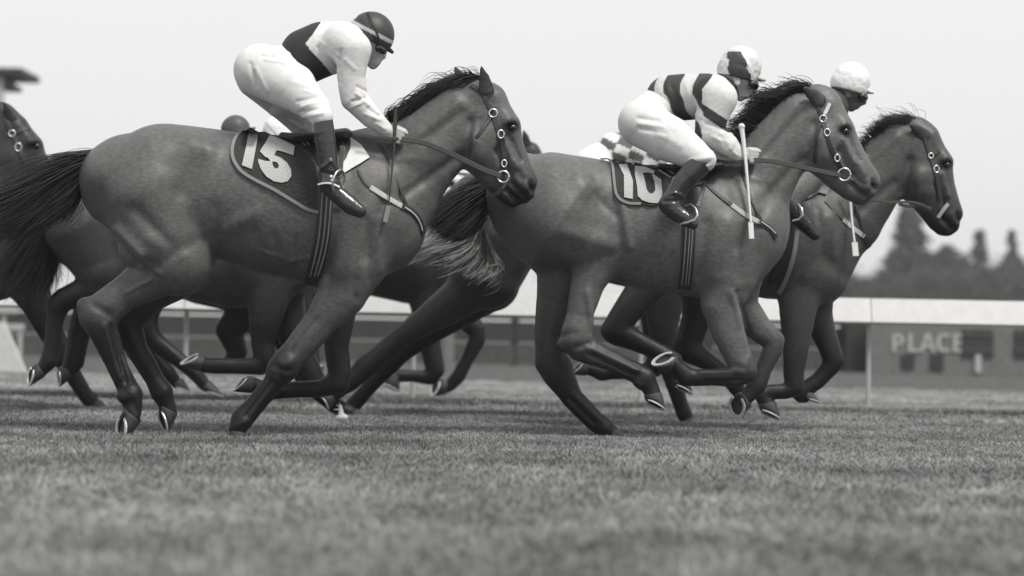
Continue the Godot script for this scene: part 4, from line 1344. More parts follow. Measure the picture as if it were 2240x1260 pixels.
	var t := similar(Vector2(1862, 180), Vector2(1620, 150), 0.90)
	var pose := pose_10()
	pose.shin = [1552, 350, 24, 0.2, 1530, 376, 26, 0.2, 1506, 404, 24, 0.2, 1482, 434, 20, 0.14, 1472, 446, 19, 0.03]
	pose.foot = [1464, 452, 19, 0.015, 1480, 466, 21, 0.015, 1513, 500, 19, 0.015, 1532, 522, 13, 0.015]
	var r := rider({"label": "jockey in a white cap with a dark collar, rightmost rider", "pose": pose, "d": d, "t": t, "cell": 0.007, "breeches": 0.65, "skin": 0.12, "boot": M.boot_worn, "peak_tone": 0.6, "cap_rough": 0.003,
		"jacket": func(p: Vector2, _k: float, _n: Vector3, v: Vector3) -> float: return 0.04 if p.x > 1790 and p.y < 256 and v.z < 0.0 else 0.7,
		"cap": func(_p: Vector2, _k: float, _n: Vector3, _v: Vector3) -> float: return 0.74})
	stick("whip", "white whip held by the white-capped jockey on the leading horse", [1856, 405, 13.5, 0.009, 1860, 445, 13.5, 0.008, 1864, 490, 13.48, 0.0075, 1869, 530, 13.46, 0.007], [1872, 560, 13.45, 0.017], M.white, "whips held by the jockeys")
	var s := thing("saddle", "racing saddle with a light flap, on the leading horse at right", "saddle", at(1760, 410, d), "racing saddles")
	flesh("seat", s, M.leather, [[[ch([1690, 396, 8, 0, 1720, 398, 10, 0, 1790, 392, 10, 0], d, 0, 0, 9.0)], 0.010, 0.008, []]])
	patch("flap", s, M.trim, h, outline([1740, 394, 1780, 390, 1816, 394, 1816, 412, 1806, 428, 1790, 424, 1770, 436, 1752, 438, 1744, 420]), 0.014, 10.0)
	strap("girth", s, M.black, h, [1730, 440, 1722, 500, 1712, 560, 1696, 620], 16, 0.006, 0.006)
	strap("girth_stripe", s, M.trim, h, [1742, 505, 1736, 550, 1722, 600, 1706, 640], 5, 0.004, 0.013)
	var P := []
	var R := []
	for q: Array in [[1738, 448, 0.36], [1746, 446, 0.42], [1754, 456, 0.45], [1756, 470, 0.46], [1748, 480, 0.46], [1734, 483, 0.43]]:
		P.append(at(q[0], q[1], d - q[2]) - whole(s))
		R.append(0.0055)
	part("stirrup", tube_mesh(P, R, 8), M.steel, s)
	var _x := r
	var b := thing("breast_girth", "dark breast girth with a white webbing strip on the leading horse", "breast girth", at(1860, 500, d), "breast girths")
	strap("strap", b, M.leather, h, [1806, 440, 1822, 458, 1846, 482], 3.5)
	strap("webbing", b, M.off_white, h, [1844, 480, 1866, 500, 1890, 517], 5.0)
	strap("chest_strap", b, M.leather, h, [1886, 514, 1896, 524, 1901, 540, 1899, 556], 6)
	strap("neck_strap", b, M.leather, h, [1866, 430, 1878, 470, 1888, 512], 2.8)
	bridle("dark bridle with a pale noseband on the leading horse at right", h, {"bit": [2040, 462],
		"headpiece": {"p": [2020, 290, 2027, 318, 2034, 340], "w": 4},
		"cheekpiece": {"p": [2036, 344, 2044, 365, 2050, 395, 2055, 420, 2056, 440], "w": 5.5},
		"noseband": {"p": [2074, 446, 2064, 458, 2052, 476], "w": 4.0, "m": M.off_white},
		"browband": {"p": [2032, 336, 2046, 338, 2054, 330], "w": 4.5},
		"buckles": [[2036, 341, 0.014, 1.0], [2048, 370, 0.015, 1.3]],
		"rein": [1896, 436, 13.5, 1940, 442, 13.52, 1975, 442, 13.54, 2005, 444, 13.58, 2036, 456, 13.6], "rein_w": 0.007,
		"more_reins": [[1965, 446, 13.6, 1985, 451, 13.6, 2008, 452, 13.6, 2036, 460, 13.62]]})

func leg_like(k: int, t: Transform2D) -> Dictionary:   # a leg of the nearest horse, carried over to another
	var l: Dictionary = legs_15()[k].duplicate()
	l.p = moved(l.p, t)
	var h: Array = l.hoof
	var a := t * Vector2(h[0], h[1])
	var b := t * Vector2(h[2], h[3])
	l.hoof = [a.x, a.y, b.x, b.y, h[4] * t.get_scale().x, h[5], h[6]]
	return l

func far_horses() -> void:
	var A := Vector2(180, 420)
	var down := Vector3(0, -1, 0)
	var ahead := Vector3(1, 0, 0)
	# behind number 10: light tail, rider in checks
	var t := similar(Vector2(985, 470), A, 0.8)
	var th := similar(Vector2(1680, 330), Vector2(1045, 195), 0.8, 0.25)
	var e := horse({"label": "horse with a pale streaming tail, running half hidden behind number 10", "d": 14.83, "t": t, "head_t": th, "extra": [[[800, 802, 18, 0.8, 790, 822, 11, 0.9], 0.118, 0.7], [[852, 798, 15, 0.9, 842, 812, 9, 1], -0.11, 0.7], [[766, 840, 14, 1, 752, 842, 9, 1], 0.118, 0.7]], "coat": 0.055, "dark": 0.010, "cell": 0.016, "kk": 0.02, "legs": [
		{"p": [1085, 520, 95, 0, 1062, 600, 78, 0, 1005, 652, 46, 0.1, 925, 706, 31, 0.3, 872, 742, 23, 0.5, 836, 772, 23, 0.6, 800, 802, 22, 0.75, 782, 818, 20, 0.8, 764, 838, 15, 1, 736, 860, 15, 1, 726, 868, 14, 1], "z0": 0.10, "z1": 0.12, "a": 0.95, "a1": 0.8, "hoof": [728, 866, 712, 880, 17, Vector3(-0.8, -0.5, 0.2), Vector3(-0.3, -1, 0)]},
		{"p": [1090, 540, 90, 0, 1075, 620, 62, 0.2, 1010, 682, 34, 0.4, 950, 722, 26, 0.6, 905, 752, 23, 0.7, 878, 772, 22, 0.85, 846, 804, 18, 1, 800, 856, 16.5, 1, 768, 892, 18, 1, 760, 900, 15, 1], "z0": -0.10, "z1": -0.12, "a": 0.95, "a1": 0.8, "hoof": [757, 896, 752, 911, 18, down, ahead]},
		{"p": [1470, 560, 66, 0, 1455, 640, 50, 0.2, 1450, 700, 36, 0.5, 1456, 760, 28, 0.8, 1464, 800, 24, 1, 1472, 830, 20, 1, 1490, 888, 17, 1, 1497, 905, 18, 1, 1502, 918, 15, 1], "z0": 0.10, "z1": 0.10, "a": 0.7, "a1": 0.85, "hoof": [1502, 914, 1505, 927, 17, down, ahead]},
		leg_like(3, t)]})
	hair("tail", e.root, 14.83, [[1040, 470, 1010, 500, 970, 512, 925, 520, 890, 545], [1040, 480, 1015, 512, 975, 524, 930, 536, 892, 560], [1045, 490, 1020, 525, 985, 540, 940, 548, 900, 565], [1052, 500, 1050, 545, 1040, 570, 1020, 590, 1000, 600], [1060, 505, 1075, 560, 1090, 590, 1085, 605, 1062, 622]], 900, 39, {"spread": 6.0, "z": 0.08, "near": 0.42, "wide": 0.005, "tone": 0.10, "tone_to": 0.6})
	hair("mane", e.root, 14.83, [[1590, 400, 1570, 390, 1552, 392, 1540, 398, 1530, 404], [1680, 330, 1664, 318, 1640, 316, 1622, 326, 1606, 340]], 250, 40, {"spread": 6.0, "z": 0.03, "wide": 0.004, "tone": 0.01, "tone_to": 0.03})
	var check := func(p: Vector2, _k: float, _n: Vector3, _v: Vector3) -> float:
		var q := (p - Vector2(1318, 300)).rotated(-0.42)
		if q.y > 52: return 0.05
		return 0.12 if (int(floor(q.x / 34.0)) + int(floor(q.y / 19.0))) % 2 == 0 else 0.75
	rider({"label": "jockey in checked silks, crouched low behind number 10", "pose": pose_10(), "d": 14.83, "t": similar(Vector2(1348, 330), Vector2(1470, 214), 0.8, 0.15), "cell": 0.014, "jacket": check, "cap": func(_p: Vector2, _k: float, _n: Vector3, _v: Vector3) -> float: return 0.05, "peak_tone": 0.05, "skin": 0.2})
	bridle("plain bridle on the pale-tailed horse behind number 10", e, {"bit": [th * Vector2(1101, 387)].map(func(v: Vector2) -> Array: return [v.x, v.y])[0], "bit_r": 0.025,
		"cheekpiece": {"p": moved2([1081, 254, 1096, 300, 1104, 356, 1102, 380], th), "w": 5}})
	# beyond number 15: only an ear and brow show over number 10, and its folded forelegs below
	th = similar(Vector2(1145, 282), Vector2(1053, 143), 0.682)
	t = similar(Vector2(1135, 336), Vector2(1053, 143), 0.682)
	var f := horse({"label": "far horse with only its ear, brow and folded forelegs visible between 15 and 10", "d": 17.6, "t": t, "head_t": th, "coat": 0.05, "dark": 0.012, "cell": 0.018, "kk": 0.02, "legs": [
		{"p": [950, 560, 56, 0, 935, 640, 40, 0.3, 930, 700, 30, 0.6, 942, 760, 24, 0.9, 952, 810, 21, 1, 942, 826, 17, 1, 900, 822, 14, 1, 866, 822, 15, 1, 860, 826, 14, 1, 858, 830, 14, 1], "z0": 0.08, "z1": 0.10, "a": 0.7, "a1": 0.85, "hoof": [858, 816, 852, 845, 22, Vector3(-0.4, -0.9, 0.15), Vector3(1, -0.42, 0)]},
		{"p": [960, 580, 52, 0, 970, 640, 40, 0.3, 1010, 690, 26, 0.7, 1042, 720, 21, 0.9, 1044, 742, 19, 1, 1020, 790, 15, 1, 1002, 824, 16, 1, 985, 842, 14, 1, 975, 848, 13, 1], "z0": -0.08, "z1": -0.08, "a": 0.7, "a1": 0.85, "hoof": [978, 846, 953, 846, 21, Vector3(-0.85, 0.3, 0.5), Vector3(-0.5, -0.85, 0)]},
		leg_like(0, t), leg_like(1, t)]})
	hair("mane", f.root, 17.6, [[1080, 345, 1064, 330, 1050, 326, 1040, 330, 1030, 336], [1130, 306, 1118, 294, 1106, 292, 1096, 298, 1086, 308]], 200, 41, {"spread": 4.0, "z": 0.03, "wide": 0.004, "tone": 0.01, "tone_to": 0.03})
	bridle("plain bridle on the far horse between 15 and 10", f, {"bit": [th * Vector2(1101, 387)].map(func(v: Vector2) -> Array: return [v.x, v.y])[0], "bit_r": 0.025,
		"browband": {"p": moved2([1078, 248, 1092, 250, 1108, 244], th), "w": 3.5}, "cheekpiece": {"p": moved2([1066, 226, 1081, 254, 1096, 300, 1104, 356, 1102, 380], th), "w": 5},
		"more_reins": [[990, 374, 17.3, 1010, 381, 17.3, 1040, 384, 17.35]]})
	rider({"label": "jockey with spotted white sleeves, seen only under the jaw of number 15", "pose": pose_10(), "d": 17.6, "t": similar(Vector2(985, 264), Vector2(1620, 150), 0.74, -0.15), "cell": 0.016, "skin": 0.5,
		"jacket": func(p: Vector2, _k: float, _n: Vector3, _v: Vector3) -> float: return 0.04 if fposmod(p.x, 24.0) < 11.0 and fposmod(p.y, 22.0) < 11.0 else 0.75, "cap": func(_p: Vector2, _k: float, _n: Vector3, _v: Vector3) -> float: return 0.1})
	# left edge of the picture: only the head shows above the tail of number 15
	th = similar(Vector2(8, 222), Vector2(1053, 143), 0.80, -0.17)
	t = similar(Vector2(-520, 470), A, 0.80)
	var g := horse({"label": "dark horse at the left edge, its head above the tail of number 15", "d": 15.5, "t": t, "head_t": th, "coat": 0.045, "dark": 0.008, "cell": 0.013, "kk": 0.018, "legs": [
		{"p": [40, 560, 62, 0, 60, 620, 48, 0.3, 84, 670, 34, 0.8, 120, 745, 25, 1, 140, 785, 24, 1, 156, 815, 19, 1, 186, 862, 17, 1, 200, 880, 17, 1, 208, 886, 14, 1], "z0": 0.10, "z1": 0.10, "a": 0.7, "a1": 0.85, "hoof": [208, 880, 216, 893, 17, down, ahead]},
		leg_like(3, t), leg_like(0, t), leg_like(1, t)],
		"frame": {"neck": [[-20, 560, 100, 0, -20, 490, 84, 0, -24, 390, 66, 0, -16, 300, 52, 0, 0, 262, 40, 0], 0.62, 0.5]}})
	bridle("dark bridle with bright buckles on the horse at the left edge", g, {"bit": [40, 410],
		"cheekpiece": {"p": [14, 262, 26, 290, 42, 325, 52, 350, 62, 378], "w": 5.0}, "browband": {"p": [28, 292, 46, 286, 64, 280], "w": 4.0}, "headpiece": {"p": [8, 250, 16, 270, 26, 290], "w": 3.5},
		"buckles": [[27, 292, 0.020, 1.0], [41, 322, 0.020, 1.3], [62, 376, 0.015, 1.2]],
		"more_reins": [[-40, 412, 15.3, 0, 408, 15.3, 30, 404, 15.32]]})
	# two horses side by side beyond number 15
	t = similar(Vector2(93, 540), A, 0.80)
	t.origin.y = 737 - 703 * 0.80
	th = similar(t * Vector2(1000, 300), Vector2(1000, 300), 0.80, 0.30)
	var h := horse({"label": "bay horse running just beyond number 15, its quarters below that horse's tail", "d": 14.67, "t": t, "head_t": th, "coat": 0.07, "dark": 0.008, "cell": 0.014, "kk": 0.02, "legs": [
		{"p": [190, 500, 88, 0, 225, 580, 66, 0, 225, 620, 44, 0.3, 180, 640, 32, 0.7, 140, 655, 26, 1, 128, 668, 25, 1, 120, 700, 19, 1, 112, 765, 17.5, 1, 108, 788, 20, 1, 96, 804, 16, 1, 90, 810, 15, 1], "z0": 0.10, "z1": 0.12, "a": 0.95, "a1": 0.8, "hoof": [92, 808, 68, 822, 22, Vector3(-0.85, 0.15, 0.45), Vector3(-0.5, -0.86, 0)]},
		{"p": [210, 520, 84, 0, 245, 600, 60, 0.1, 245, 640, 40, 0.4, 215, 665, 32, 0.8, 190, 680, 28, 1, 180, 700, 26, 1, 170, 745, 24, 1, 162, 790, 23, 1, 155, 802, 20, 1, 148, 812, 16, 1], "z0": -0.10, "z1": -0.10, "a": 0.95, "a1": 0.8, "hoof": [152, 808, 130, 824, 21, Vector3(-0.85, -0.1, 0.3), Vector3(-0.5, -0.86, 0)]},
		{"p": [610, 560, 64, 0, 590, 640, 48, 0.3, 580, 700, 36, 0.7, 575, 750, 26, 1, 580, 785, 25, 1, 570, 800, 21, 1, 520, 802, 17, 1, 465, 800, 18, 1, 452, 800, 17, 1, 444, 798, 16, 1], "z0": 0.10, "z1": 0.12, "a": 0.7, "a1": 0.85, "hoof": [446, 796, 418, 786, 24, Vector3(-0.45, 0.86, 0.25), Vector3(-0.9, -0.45, 0)]},
		{"p": [620, 570, 60, 0, 620, 650, 46, 0.4, 640, 740, 32, 0.8, 680, 820, 27, 1, 700, 855, 23, 1, 730, 885, 18, 1, 762, 902, 18, 1, 772, 906, 15, 1], "z0": -0.10, "z1": -0.10, "a": 0.7, "a1": 0.85, "hoof": [772, 902, 784, 914, 18, down, ahead]}]})
	hair("tail", h.root, 14.67, [[120, 462, 80, 480, 40, 520, 0, 570, -30, 590], [116, 475, 90, 520, 60, 570, 30, 610, 0, 640], [112, 490, 100, 540, 85, 590, 70, 625, 50, 650], [112, 500, 112, 550, 110, 600, 104, 630, 96, 650]], 900, 42, {"spread": 9.0, "z": 0.06, "near": 0.1, "wide": 0.0045, "tone": 0.008, "tone_to": 0.035})
	hair("mane", h.root, 14.67, moved_rows([[920, 236, 900, 226, 884, 234, 870, 252, 862, 268], [1000, 196, 978, 186, 954, 194, 930, 214, 910, 236]], th), 250, 43, {"spread": 6.0, "z": 0.03, "wide": 0.004, "tone": 0.01, "tone_to": 0.03})
	rider({"label": "jockey in a dark cap, only the cap showing over the back of number 15", "pose": pose_10(), "d": 14.67, "t": similar(Vector2(517, 286), Vector2(1620, 150), 0.70, -0.6), "cell": 0.015, "skin": 0.2,
		"jacket": func(_p: Vector2, _k: float, _n: Vector3, _v: Vector3) -> float: return 0.05, "cap": func(_p: Vector2, _k: float, _n: Vector3, _v: Vector3) -> float: return 0.07, "peak_tone": 0.06})
	t = similar(Vector2(150, 480), A, 0.727)
	t.origin.y = 742 - 703 * 0.727
	th = similar(t * Vector2(1000, 300), Vector2(1000, 300), 0.727, 0.30)
	var i := horse({"label": "dark horse farthest beyond number 15, its hind legs reaching under the belly", "d": 16.5, "t": t, "head_t": th, "coat": 0.04, "dark": 0.010, "cell": 0.018, "kk": 0.02, "legs": [
		{"p": [270, 520, 78, 0, 320, 600, 56, 0.2, 330, 640, 40, 0.5, 318, 690, 28, 0.9, 322, 725, 27, 1, 340, 748, 22, 1, 395, 790, 17, 1, 428, 818, 17, 1, 442, 836, 15, 1, 450, 844, 14, 1], "z0": 0.10, "z1": 0.12, "a": 0.95, "a1": 0.8, "hoof": [450, 842, 470, 860, 19, Vector3(-0.3, -0.95, 0.1), Vector3(1, -0.4, 0)]},
		{"p": [270, 530, 74, 0.1, 300, 610, 52, 0.3, 305, 660, 36, 0.7, 290, 710, 26, 1, 296, 738, 25, 1, 330, 775, 18, 1, 368, 815, 17, 1, 380, 830, 14, 1, 386, 838, 13, 1], "z0": -0.10, "z1": -0.10, "a": 0.95, "a1": 0.8, "hoof": [388, 834, 399, 850, 18, Vector3(-0.3, -0.95, 0.1), Vector3(1, -0.4, 0)]},
		{"p": [650, 560, 58, 0, 640, 640, 44, 0.3, 650, 700, 32, 0.7, 672, 760, 24, 1, 680, 790, 22, 1, 670, 806, 17, 1, 655, 815, 16, 1, 666, 818, 15, 1, 678, 818, 14, 1], "z0": 0.10, "z1": 0.12, "a": 0.7, "a1": 0.85, "hoof": [676, 822, 695, 815, 19, Vector3(0.75, -0.5, 0.35), Vector3(0.5, 0.8, 0)]},
		{"p": [650, 570, 54, 0.2, 560, 660, 42, 0.5, 500, 720, 30, 0.8, 520, 770, 22, 1, 500, 800, 17, 1, 470, 800, 16, 1], "z0": -0.10, "z1": -0.10, "a": 0.7, "a1": 0.85, "hoof": [470, 800, 452, 795, 18, Vector3(-0.6, 0.7, 0.2), Vector3(-0.7, -0.6, 0)]}]})
	hair("tail", i.root, 16.5, [[165, 470, 130, 500, 100, 560, 80, 610, 60, 640], [165, 480, 140, 530, 120, 580, 105, 620, 95, 650]], 400, 44, {"spread": 7.0, "z": 0.05, "wide": 0.005, "tone": 0.008, "tone_to": 0.03})
	rider({"label": "jockey in a white cap, only the cap showing behind number 15's saddle cloth", "pose": pose_10(), "d": 16.5, "t": similar(Vector2(610, 288), Vector2(1620, 150), 0.72, -0.6), "cell": 0.015, "skin": 0.2,
		"jacket": func(_p: Vector2, _k: float, _n: Vector3, _v: Vector3) -> float: return 0.7, "cap": func(p: Vector2, _k: float, _n: Vector3, _v: Vector3) -> float: return 0.06 if absf(p.x - 582 - (p.y - 270) * 0.9) < 1.2 else 0.72, "peak_tone": 0.06})

func moved_rows(rows: Array, t: Transform2D) -> Array:
	return rows.map(func(r: Array) -> Array: return moved2(r, t))

# ------------------------------------------------------------------ the place
func box_at(called: String, parent: Node3D, m: Material, size: Vector3, where: Vector3, round_ := 0.0) -> MeshInstance3D:
	var b := BoxMesh.new()
	b.size = size
	var o := part(called, b, m, parent, where)
	if round_ != 0.0: o.rotation.z = round_
	return o

func turf() -> void:
	var g := PlaneMesh.new()
	g.size = Vector2(420, 300)
	var m := gray(0.215, 0.95, 0.2)
	textured(m, noise_tex(0.01, 31, 0.55, 1.0, 1024, 5), noise_tex(0.06, 32, 0.0, 1.0), 2.5, 0.45)
	m.detail_enabled = true
	m.detail_blend_mode = BaseMaterial3D.BLEND_MODE_MUL
	m.detail_albedo = noise_tex(0.03, 33, 0.75, 1.0)
	struct("ground", g, m, Vector3(0, 0, -122))
	# blades, in tufts: many fine leaves leaning with the wind of the course
	var rng := RandomNumberGenerator.new()
	rng.seed = 77
	var V := PackedVector3Array()
	var I := PackedInt32Array()
	for b in 26:
		var a := rng.randf() * TAU
		var base := Vector3(rng.randfn() * 0.045, 0, rng.randfn() * 0.045)
		var h := rng.randf_range(0.012, 0.036)
		var lean := Vector3(cos(a), 0, sin(a)) * h * rng.randf_range(0.3, 1.5) + Vector3(-0.008, 0, 0)
		var side := Vector3(-sin(a), 0, cos(a)) * rng.randf_range(0.0013, 0.0026)
		var mid := base + Vector3(0, h * 0.62, 0) + lean * 0.35
		var tip := base + Vector3(0, h, 0) + lean
		var j := V.size()
		V.append_array(PackedVector3Array([base - side, base + side, mid - side * 0.8, mid + side * 0.8, tip]))
		I.append_array(PackedInt32Array([j, j + 1, j + 3, j, j + 3, j + 2, j + 2, j + 3, j + 4]))
	var tuft := flat(V, I)
	var gm := vcol(0.6, 0.3)
	gm.backlight_enabled = true
	gm.backlight = Color(0.5, 0.5, 0.5)
	var nse := FastNoiseLite.new()
	nse.seed = 5
	nse.frequency = 0.9
	var broad := FastNoiseLite.new()
	broad.seed = 6
	broad.frequency = 0.22
	var list := []
	for i in 120000:
		# spread evenly over the wedge that lies before the stand, from 4.5 to 21 m away
		var d := sqrt(lerpf(4.2 * 4.2, 25.0 * 25.0, rng.randf()))
		if rng.randf() > 1.0 - 0.8 * smoothstep(12.0, 25.0, d): continue
		var x := rng.randf_range(-1.0, 1.0) * (d * 0.235 + 0.5)
		var p := Vector3(x, 0, EYE.z - d)
		var v := 0.225 * (1.0 + 0.6 * nse.get_noise_2d(p.x, p.z) + 0.35 * broad.get_noise_2d(p.x, p.z)) * rng.randf_range(0.6, 1.45)
		var s := rng.randf_range(0.7, 1.25) * (1.0 + 0.3 * nse.get_noise_2d(p.x + 40, p.z))
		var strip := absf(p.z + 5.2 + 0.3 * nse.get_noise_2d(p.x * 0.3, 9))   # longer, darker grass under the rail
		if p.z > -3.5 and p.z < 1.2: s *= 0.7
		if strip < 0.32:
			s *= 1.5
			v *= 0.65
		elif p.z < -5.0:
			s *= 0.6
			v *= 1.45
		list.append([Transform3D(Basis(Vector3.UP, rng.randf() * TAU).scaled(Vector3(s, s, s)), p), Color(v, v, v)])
	var mm := MultiMesh.new()
	mm.transform_format = MultiMesh.TRANSFORM_3D
	mm.use_colors = true
	mm.mesh = tuft
	mm.instance_count = list.size()
	for i in list.size():
		mm.set_instance_transform(i, list[i][0])
		mm.set_instance_color(i, list[i][1])
	var o := MultiMeshInstance3D.new()
	o.name = numbered("grass")
	o.multimesh = mm
	o.material_override = gm
	add_child(o)
	tag(o, "short trodden racecourse grass under the horses", "grass", "", "stuff")

func rail() -> void:
	# the white running rail beyond the horses
	var d := 18.8
	var a := at(1905, 655, d)
	var b := at(1905, 707, d)
	var root := thing("running_rail", "white running rail of deep boards on slim posts beyond the horses", "rail", Vector3(0, 0, a.z))
	var top := a.y
	var low := b.y
	var x0 := at(1905, 700, d).x - 1.78 * 5
	for i in 8:
		var x := x0 + i * 1.78 * 1.0
		var bo := box_at("board", root, M.rail, Vector3(1.774, (top - low) * 1.08, 0.045), Vector3(x + 0.89, (top + low) / 2, 0))
		bo.rotation.x = -0.40
		var cy := CylinderMesh.new()
		cy.top_radius = 0.018
		cy.bottom_radius = 0.02
		cy.height = low + 0.05
		part("post", cy, M.post, root, Vector3(x, (low + 0.05) / 2, -0.09))
		box_at("bracket", root, M.post, Vector3(0.05, top - low - 0.02, 0.05), Vector3(x, (top + low) / 2 - 0.01, -0.11))

func board_wall() -> void:
	# the long low boarded fence at the far side of the course, with the place board on it
	var d := 36.0
	var base := at(1120, 799, d)
	var z := base.z
	var root := thing("board_fence", "long dark boarded fence across the far side of the course", "fence", Vector3(0, 0, z))
	var xl := at(-150, 780, d).x
	var xr := at(2400, 780, d).x
	var n := 6
	var w := (xr - xl) / n
	for i in n + 1:
		box_at("post", root, M.fence_dark, Vector3(0.12, 1.05, 0.12), Vector3(xl + i * w, 0.52, -0.09))
	for i in n:
		for k in 3:
			box_at("board", root, M.fence if k != 1 else M.fence_dark, Vector3(w - 0.015, 0.30, 0.03), Vector3(xl + (i + 0.5) * w, 0.17 + k * 0.33, 0.0))
	# the place board
	var p := at(2075, 760, d - 0.6)
	var bd := thing("place_board", "grey results board lettered PLACE with dark number panels", "board", Vector3(p.x, 0, p.z))
	var left := at(1903, 760, d - 0.6).x - p.x
	var right := left + 4.2
	box_at("panel", bd, M.board, Vector3(right - left, 1.02, 0.08), Vector3((left + right) / 2, 0.50, 0))
	var f := SystemFont.new()
	f.font_names = PackedStringArray(["Droid Sans"])
	f.font_weight = 800
	var word := "PLACE"
	for i in 5:
		var tm := TextMesh.new()
		tm.text = word[i]
		tm.font = f
		tm.font_size = 64
		tm.pixel_size = 0.0058
		tm.depth = 0.02
		var c := at(1962 + i * 33, 751, d - 0.6)
		var o := part("letter", tm, M.letter, bd, Vector3(c.x - p.x, c.y, 0.052))
		o.set_meta("label", "pale letter %s on the grey board" % word[i])
	for q: Array in [[1985, 790, 0.19, 0.20], [2048, 792, 0.19, 0.22]]:
		var c := at(q[0], q[1], d - 0.6)
		box_at("number_panel", bd, M.fence_dark, Vector3(q[2], q[3], 0.03), Vector3(c.x - p.x, c.y, 0.055))
	for q: Array in [[2137, 751], [2252, 752]]:
		var c := at(q[0], q[1], d - 0.6)
		var o := box_at("runner_panel", bd, M.panel, Vector3(0.46, 0.40, 0.03), Vector3(c.x - p.x, c.y, 0.055))
		for k in 4:
			box_at("slat", o, M.fence, Vector3(0.20, 0.05, 0.02), Vector3(-0.11 + (k % 2) * 0.23, -0.10 + (k / 2) * 0.22, 0.02))
	var st := at(2136, 795, d - 0.55)
	box_at("stake", bd, M.letter, Vector3(0.09, 0.26, 0.05), Vector3(st.x - p.x, st.y, 0.06))
	# a dark hut end left of the board
	var hp := at(1862, 760, d + 1.0)
	var hut := thing("hut", "low dark hut end beside the results board", "hut", Vector3(hp.x, 0, hp.z))
	box_at("wall", hut, M.fence_dark, Vector3(0.5, 1.0, 0.8), Vector3(0, 0.5, 0.9))
	box_at("roof", hut, M.fence, Vector3(0.6, 0.06, 0.95), Vector3(0, 1.03, 0.9))

func tree(kind: int, called: String, label: String, where: Vector3, h: float, w: float, seed_: int, tone: float) -> void:
	var root := thing(called, label, "tree", where, "trees far beyond the course")
	var rng := RandomNumberGenerator.new()
	rng.seed = seed_
	var P := []
	var R := []
	for i in 6:
		P.append(Vector3(rng.randfn() * 0.02 * h * i / 5.0, h * 0.9 * i / 5.0, rng.randfn() * 0.02 * h))
		R.append(0.03 * h * (1.0 - 0.85 * i / 5.0) + 0.01)
	part("trunk", tube_mesh(P, R, 7), M.bark, root)
	var V := PackedVector3Array()
	var N := PackedVector3Array()
	var I := PackedInt32Array()
	var C := PackedColorArray()
	var clumps := 150 if kind == 0 else 110
	for c in clumps:
		var f := rng.randf()
		var centre: Vector3
		var size: float
		var a := rng.randf() * TAU
		if kind == 0:      # spire
			f = pow(f, 1.3)
			var rad := w * 0.5 * (1.0 - f) * (0.75 + 0.5 * rng.randf()) + 0.04 * w
			centre = Vector3(cos(a) * rad * 0.7, h * (0.06 + 0.94 * f), sin(a) * rad * 0.7)
			size = w * (0.20 * (1.0 - f) + 0.06)
		else:              # round or spreading
			var e := acos(rng.randf_range(-0.7, 1.0))
			var rad := pow(rng.randf(), 0.35)
			centre = Vector3(cos(a) * sin(e) * rad * w * 0.45, h * 0.60 + cos(e) * rad * h * 0.36, sin(a) * sin(e) * rad * w * 0.45)
			size = minf(w, h) * rng.randf_range(0.10, 0.20)
		var t := tone * rng.randf_range(0.6, 1.4)
		for l in 55:
			var q := Vector3(rng.randfn(), rng.randfn() * 0.8, rng.randfn()) * size * 0.5
			var nn := (q.normalized() + Vector3(rng.randfn(), rng.randfn(), rng.randfn()) * 0.5).normalized()
			var u := nn.cross(Vector3(0.3, 1, 0.2)).normalized() * h * 0.022
			var v := nn.cross(u).normalized() * h * 0.016
			var p := centre + q
			var j := V.size()
			V.append_array(PackedVector3Array([p - u, p + v, p + u, p - v]))
			for k in 4:
				N.append(nn)
				C.append(Color(t, t, t))
			I.append_array(PackedInt32Array([j, j + 1, j + 2, j, j + 2, j + 3]))
	var o := part("crown", commit(V, N, I, C), M.leaf, root)
	o.set_meta("kind", "stuff")

